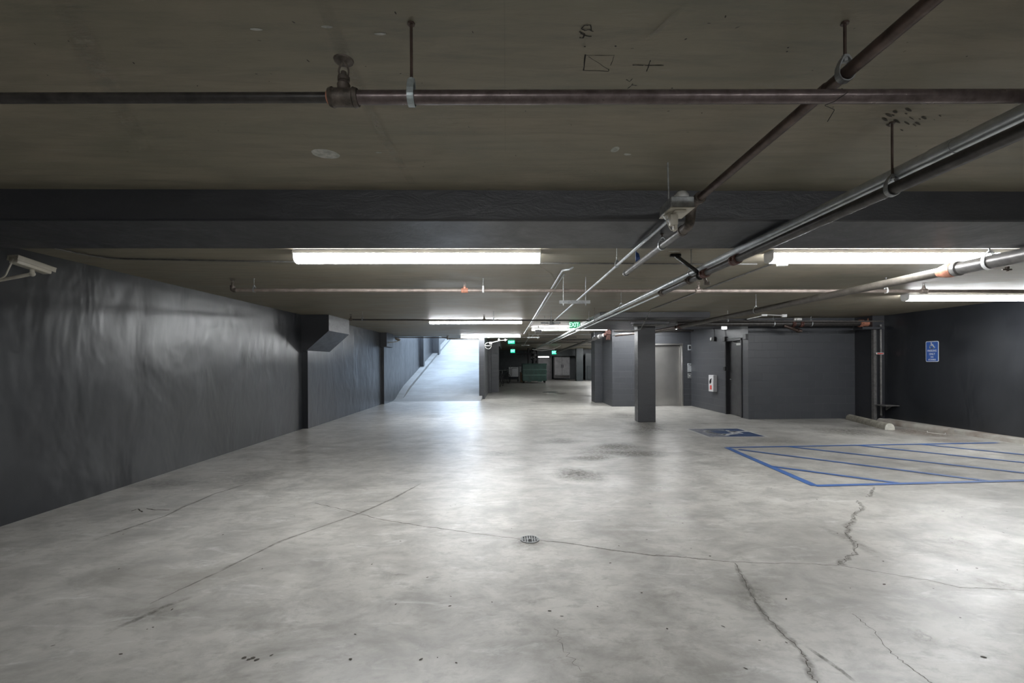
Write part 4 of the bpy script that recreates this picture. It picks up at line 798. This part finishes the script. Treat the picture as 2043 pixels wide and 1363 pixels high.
# extinguisher cabinet on side wall
a = onx(1414, 765, XS-.11); c = onx(1423.5, 765, XS-.11); zt_ = onx(1420, 748.5, XS-.11).z; zb_ = onx(1420, 781.5, XS-.11).z; y0_, y1_ = c.y, a.y
t = thing('mounted_extinguisher_cabinet', (XS-.05, (y0_+y1_)/2, zb_), 'white fire extinguisher cabinet with a red label on the side wall', 'cabinet')
b = B(); b.box((XS-.11, y0_, zb_), (XS, y1_, zt_), .004); obj('case', b, 'extwhite', t)
b = B(); b.box((XS-.118, y0_+.01, zb_+.01), (XS-.11, y1_-.01, zt_-.01), .002); dr = obj('door', b, 'extwhite', t)
ym = (y0_+y1_)/2
b = B(); b.tube([(XS-.12, ym-.07, zt_-.11), (XS-.135, ym-.02, zt_-.12), (XS-.14, ym+.03, zt_-.20), (XS-.12, ym+.05, zt_-.27)], .012, .03, 8); b.box((XS-.121, ym-.03, zt_-.13), (XS-.117, ym+.06, zt_-.24)); obj('handle', b, 'black', dr)
b = B(); b.box((XS-.121, ym-.06, zb_+.06), (XS-.117, ym+.06, zb_+.19)); obj('label', b, 'red', dr)
# horn / strobe + emergency lamp, boxes with black cable
q = onx(1422, 676.5, XS-.05); t = thing('mounted_alarm_strobe', (XS-.05, q.y, q.z), 'white alarm strobe on a black box, left of the service door', 'alarm')
b = B(); b.box((XS-.07, q.y-.13, q.z-.07), (XS, q.y, q.z+.06), .01); obj('back_box', b, 'black', t); b = B(); b.box((XS-.10, q.y+.0, q.z-.05), (XS-.02, q.y+.09, q.z+.05), .02, seg=2); obj('lamp', b, 'white', t)
b = B(); b.tube([(XS-.03, q.y-.05, q.z+.05), (XS-.01, q.y+.0, q.z+.2), (XS-.01, q.y+.05, CZ)], .008, .05, 6); obj('cable', b, 'black', t)
t = thing('mounted_alarm_conduit', (XS, 13.2, 1.6), 'black boxes joined by cable, above and left of the service door', 'conduit')
q = onx(1445.5, 676.5, XS-.04); q3 = onx(1446.5, 735.5, XS-.04); q4 = onx(1487, 672, XS-.04)
for qq, nm, s1 in ((q, 'corner_box', .07), (q3, 'lower_box', .06), (q4, 'upper_box', .075)): b = B(); b.box((XS-.07, qq.y-s1, qq.z-s1), (XS, qq.y+s1, qq.z+s1*.9), .006); obj(nm, b, 'black', t)
b = B(); b.tube([(XS-.015, q.y, q.z), (XS-.015, q.y+.03, (q.z+q3.z)/2), (XS-.015, q3.y, q3.z)], .010, .1, 6); b.tube([(XS-.015, q.y, q.z+.05), (XS-.015, q.y+.04, CZ)], .008, seg=6); obj('cable', b, 'black', t)
b = B(); b.tube([(XS-.02, q.y, q.z), (XS-.02, q4.y, q4.z-.02)], .011, seg=8); obj('conduit', b, 'galv_dull', t)
# ================================================================== FAR CORRIDOR THINGS
a = onz(1042.5, 764.6); c = onz(1091, 764.6); X0, X1, Y0 = a.x, c.x, 33.4; Hh = 1.44
t = thing('dumpster', ((X0+X1)/2, Y0+.6, 0), 'dark green steel dumpster on casters at the end of the corridor', 'dumpster')
b = B(); b.box((X0, Y0, .16), (X1, Y0+1.25, Hh-.04), .02); b.box((X0-.03, Y0-.03, Hh-.10), (X1+.03, Y0+1.28, Hh-.04), .01); obj('body', b, 'dumpster', t)
for zq in (.98, .58): b = B(); b.box((X0+.02, Y0-.05, zq), (X1-.02, Y0, zq+.035), .008); obj('rib', b, 'dumprib', t)
for xx in (X0-.02, (X0+X1)/2+.0): b = B(); b.box((xx, Y0-.03, Hh-.045), (xx+(X1-X0)/2+.02, Y0+1.2, Hh), .012); obj('lid', b, 'dumpster', t)
for xx in (X0+.12, X1-.12):
    for yy in (Y0+.12, Y0+1.1):
        b = B(); b.cyl((xx-.03, yy, .08), (xx+.03, yy, .08), .08, 16); b.box((xx-.045, yy-.05, .08), (xx+.045, yy+.05, .17)); obj('caster', b, 'rubber', t)
for xx in (X0-.06, X1-.02): b = B(); b.box((xx, Y0+.3, .75), (xx+.08, Y0+1.0, .92), .01); obj('fork_pocket', b, 'dumpster', t)
b = B(); b.box((X0+.35, Y0-.03, .10), (X0+.65, Y0+.05, .18)); b.box((X1-.65, Y0-.03, .10), (X1-.35, Y0+.05, .18)); obj('skid', b, 'dumpster', t)
a = ony(1106.5, 757, 39.7); c = ony(1137, 711, 39.7)
t = thing('storage_cooler', ((a.x+c.x)/2, 40, 0), 'tall pale two-door steel cooler against the far wall', 'refrigerator')
b = B(); b.box((a.x, 39.8, .12), (c.x, 40.6, 2.02), .015); obj('body', b, 'coolersteel', t)
mx_ = (a.x+c.x)/2
for x0, x1_, hx_ in ((a.x+.02, mx_-.008, mx_-.09), (mx_+.008, c.x-.02, mx_+.05)):
    b = B(); b.box((x0, 39.74, .42), (x1_, 39.8, 1.98), .008); dd = obj('door', b, 'coolersteel', t); b = B(); b.box((hx_, 39.70, 1.05), (hx_+.045, 39.74, 1.32), .008); obj('handle', b, 'black', dd)
b = B(); b.box((a.x+.03, 39.76, .16), (c.x-.03, 39.8, .38)); obj('lower_grille', b, 'darkpipe', t)
for xx in (a.x+.06, c.x-.06): b = B(); b.cyl((xx, 39.9, 0), (xx, 39.9, .12), .03, 10); obj('foot', b, 'black', t)
a = ony(1015, 752, 36); c = ony(1034, 732.5, 36)
t = thing('utility_sink', ((a.x+c.x)/2, 36.2, 0), 'white boxy unit with a hose bracket, raised on legs left of the dumpster', 'appliance')
b = B(); b.box((a.x, 36, a.z), (c.x, 36.5, c.z), .02); obj('body', b, 'appliance', t)
for xx in (a.x+.05, c.x-.05):
    for yy in (36.06, 36.44): b = B(); b.cyl((xx, yy, 0), (xx, yy, a.z+.01), .02, 8); obj('leg', b, 'black', t)
b = B(); b.tube([(a.x+.22, 35.96, a.z+.05), (a.x+.24, 35.96, c.z-.1), (c.x-.12, 35.96, c.z-.08)], .018, .05, 8); b.cyl((a.x+.14, 35.98, a.z+.2), (a.x+.14, 35.98, c.z+.12), .012, 8); obj('pipework', b, 'greypipe', t)
q = onz(1038.5, 759); b = B(); b.box((q.x-.14, 35.2, 0), (q.x+.12, 35.6, .78), .01); tag(obj('cardboard_box', b, 'cardboard'), 'tall brown cardboard box between the white unit and the dumpster', 'box')
b = B(); a = ony(1036, 734, 36.6); b.lathe((a.x, 36.8, .0), (0, 0, 1), [(0, .13), (.02, .14), (1.15, .15), (1.17, .16), (1.2, .14)], 16); tag(obj('tall_bin', b, 'bin'), 'narrow grey bin showing behind the cardboard box', 'bin')
a = ony(1055, 720, 33.0)
t = thing('hanging_valve_assembly', (1.8, 34.9, 1.6), 'black cluster of fire valves and pipes above the dumpster', 'valve assembly')
b = B(); xa = ony(1065, 700, 35).x; b.cyl((xa, 35, 1.2), (xa, 35, CZ), .16, 16); b.cyl((xa-.42, 35, 1.2), (xa-.42, 35, CZ), .07, 12); obj('riser', b, 'black', t)
for zq in (1.75, 2.0, 2.25): b = B(); b.lathe((xa, 35, zq-.04), (0, 0, 1), [(0, .17), (.01, .24), (.07, .24), (.08, .17)], 16); obj('flange', b, 'black', t)
b = B(); b.tube([(xa, 34.95, 2.2), (xa-.6, 34.95, 2.2), (ony(1030, 706, 35).x, 34.95, 2.15)], .06, seg=10); b.cyl((xa-.7, 34.95, 2.0), (xa-.7, 34.95, 2.4), .05, 10); b.cyl((xa+.25, 34.9, 1.5), (xa+.25, 34.9, 2.4), .09, 12); obj('branch_pipe', b, 'black', t)
for k, (dx, zq) in enumerate(((-.15, 1.9), (.1, 2.1), (-.1, 2.3), (.12, 1.75))): b = B(); b.torus((xa+dx, 34.72, zq), (0, 1, 0), .07, .012, 16, 6); b.cyl((xa+dx, 34.72, zq), (xa+dx, 34.9, zq), .015, 8); obj('hand_wheel', b, 'galv_dull', t)
def bike(x, y, label, ang):
    t = thing('bicycle', (x, y, 0), label, 'bicycle'); ca, sa = math.cos(ang), math.sin(ang)
    def P(u, z, w=0): return V((x+u*ca-w*sa, y+u*sa+w*ca, z))
    nn = V((-sa, ca, 0))
    for u in (-.5, .52):
        b = B(); b.torus(P(u, .33), nn, .315, .018, 28, 6)
        for k in range(8): a_ = math.pi*k/8; b.cyl(P(u+.3*math.cos(a_), .33+.3*math.sin(a_)), P(u-.3*math.cos(a_), .33-.3*math.sin(a_)), .002, 4)
        b.cyl(P(u, .33, -.04), P(u, .33, .04), .02, 8); obj('wheel', b, 'rubber', t)
    b = B()
    for p, q_ in (((-.5, .33), (-.05, .32)), ((-.5, .33), (-.18, .78)), ((-.05, .32), (-.2, .9)), ((-.05, .32), (.36, .72)), ((-.18, .78), (.34, .82)), ((.34, .86), (.52, .33))): b.cyl(P(*p), P(*q_), .016, 8)
    obj('frame', b, 'black', t)
    b = B(); b.cyl(P(.34, .84), P(.32, 1.0), .014, 8); b.tube([P(.3, 1.0, -.28), P(.34, 1.02, -.1), P(.34, 1.02, .1), P(.3, 1.0, .28)], .013, .04, 8); obj('handlebar', b, 'galv_dull', t)
    b = B(); b.box(P(-.21, .92)-V((.07, .12, .02)), P(-.21, .92)+V((.07, .12, .02)), .015); obj('saddle', b, 'black', t)
    return t
q = onz(1003, 771); bike(q.x-.08, 28.9, 'bicycle parked nearest along the left side of the far corridor', math.radians(80))
bike(ony(1009, 750, 33).x, 33.0, 'dark bicycle parked behind the first one, beside the white unit', math.radians(65))
# dark doorway panel far right
b = B(); b.box((6.6, 37.9, 0), (8.2, 38.0, 2.25), .01); b.box((6.75, 37.86, .1), (8.05, 37.9, 1.2), .01); tag(obj('roller_gate', b, 'tealwall'), 'dark teal gate panel at the far right of the corridor', 'gate')
# ================================================================== CAMERA, WORLD
cam = bpy.data.cameras.new('camera'); co = bpy.data.objects.new('camera', cam); COL.objects.link(co)
cam.sensor_fit = 'HORIZONTAL'; cam.sensor_width = 36; cam.lens = F*36/2043; cam.shift_x = -(CX-1021.5)/2043; cam.shift_y = (CY-681.5)/2043; cam.clip_start = .05; cam.clip_end = 300
R = V((math.cos(TH), -math.sin(TH), 0)); Fw = V((math.sin(TH), math.cos(TH), 0)); U = V((0, 0, 1))
Rr = R*math.cos(RO)-U*math.sin(RO); Ur = U*math.cos(RO)+R*math.sin(RO)
mt = Matrix((Rr, Ur, -Fw)).transposed().to_4x4(); mt.translation = V((0, 0, EH)); co.matrix_world = mt
SC.camera = co
w = bpy.data.worlds.new('sky'); SC.world = w; w.use_nodes = True; bg = w.node_tree.nodes['Background']; bg.inputs[0].default_value = (.60, .77, 1., 1); bg.inputs[1].default_value = 1.8
vs = SC.view_settings; vs.view_transform = 'Standard'; vs.look = 'None'; vs.gamma = 1; vs.use_curve_mapping = False; vs.exposure = 2.1
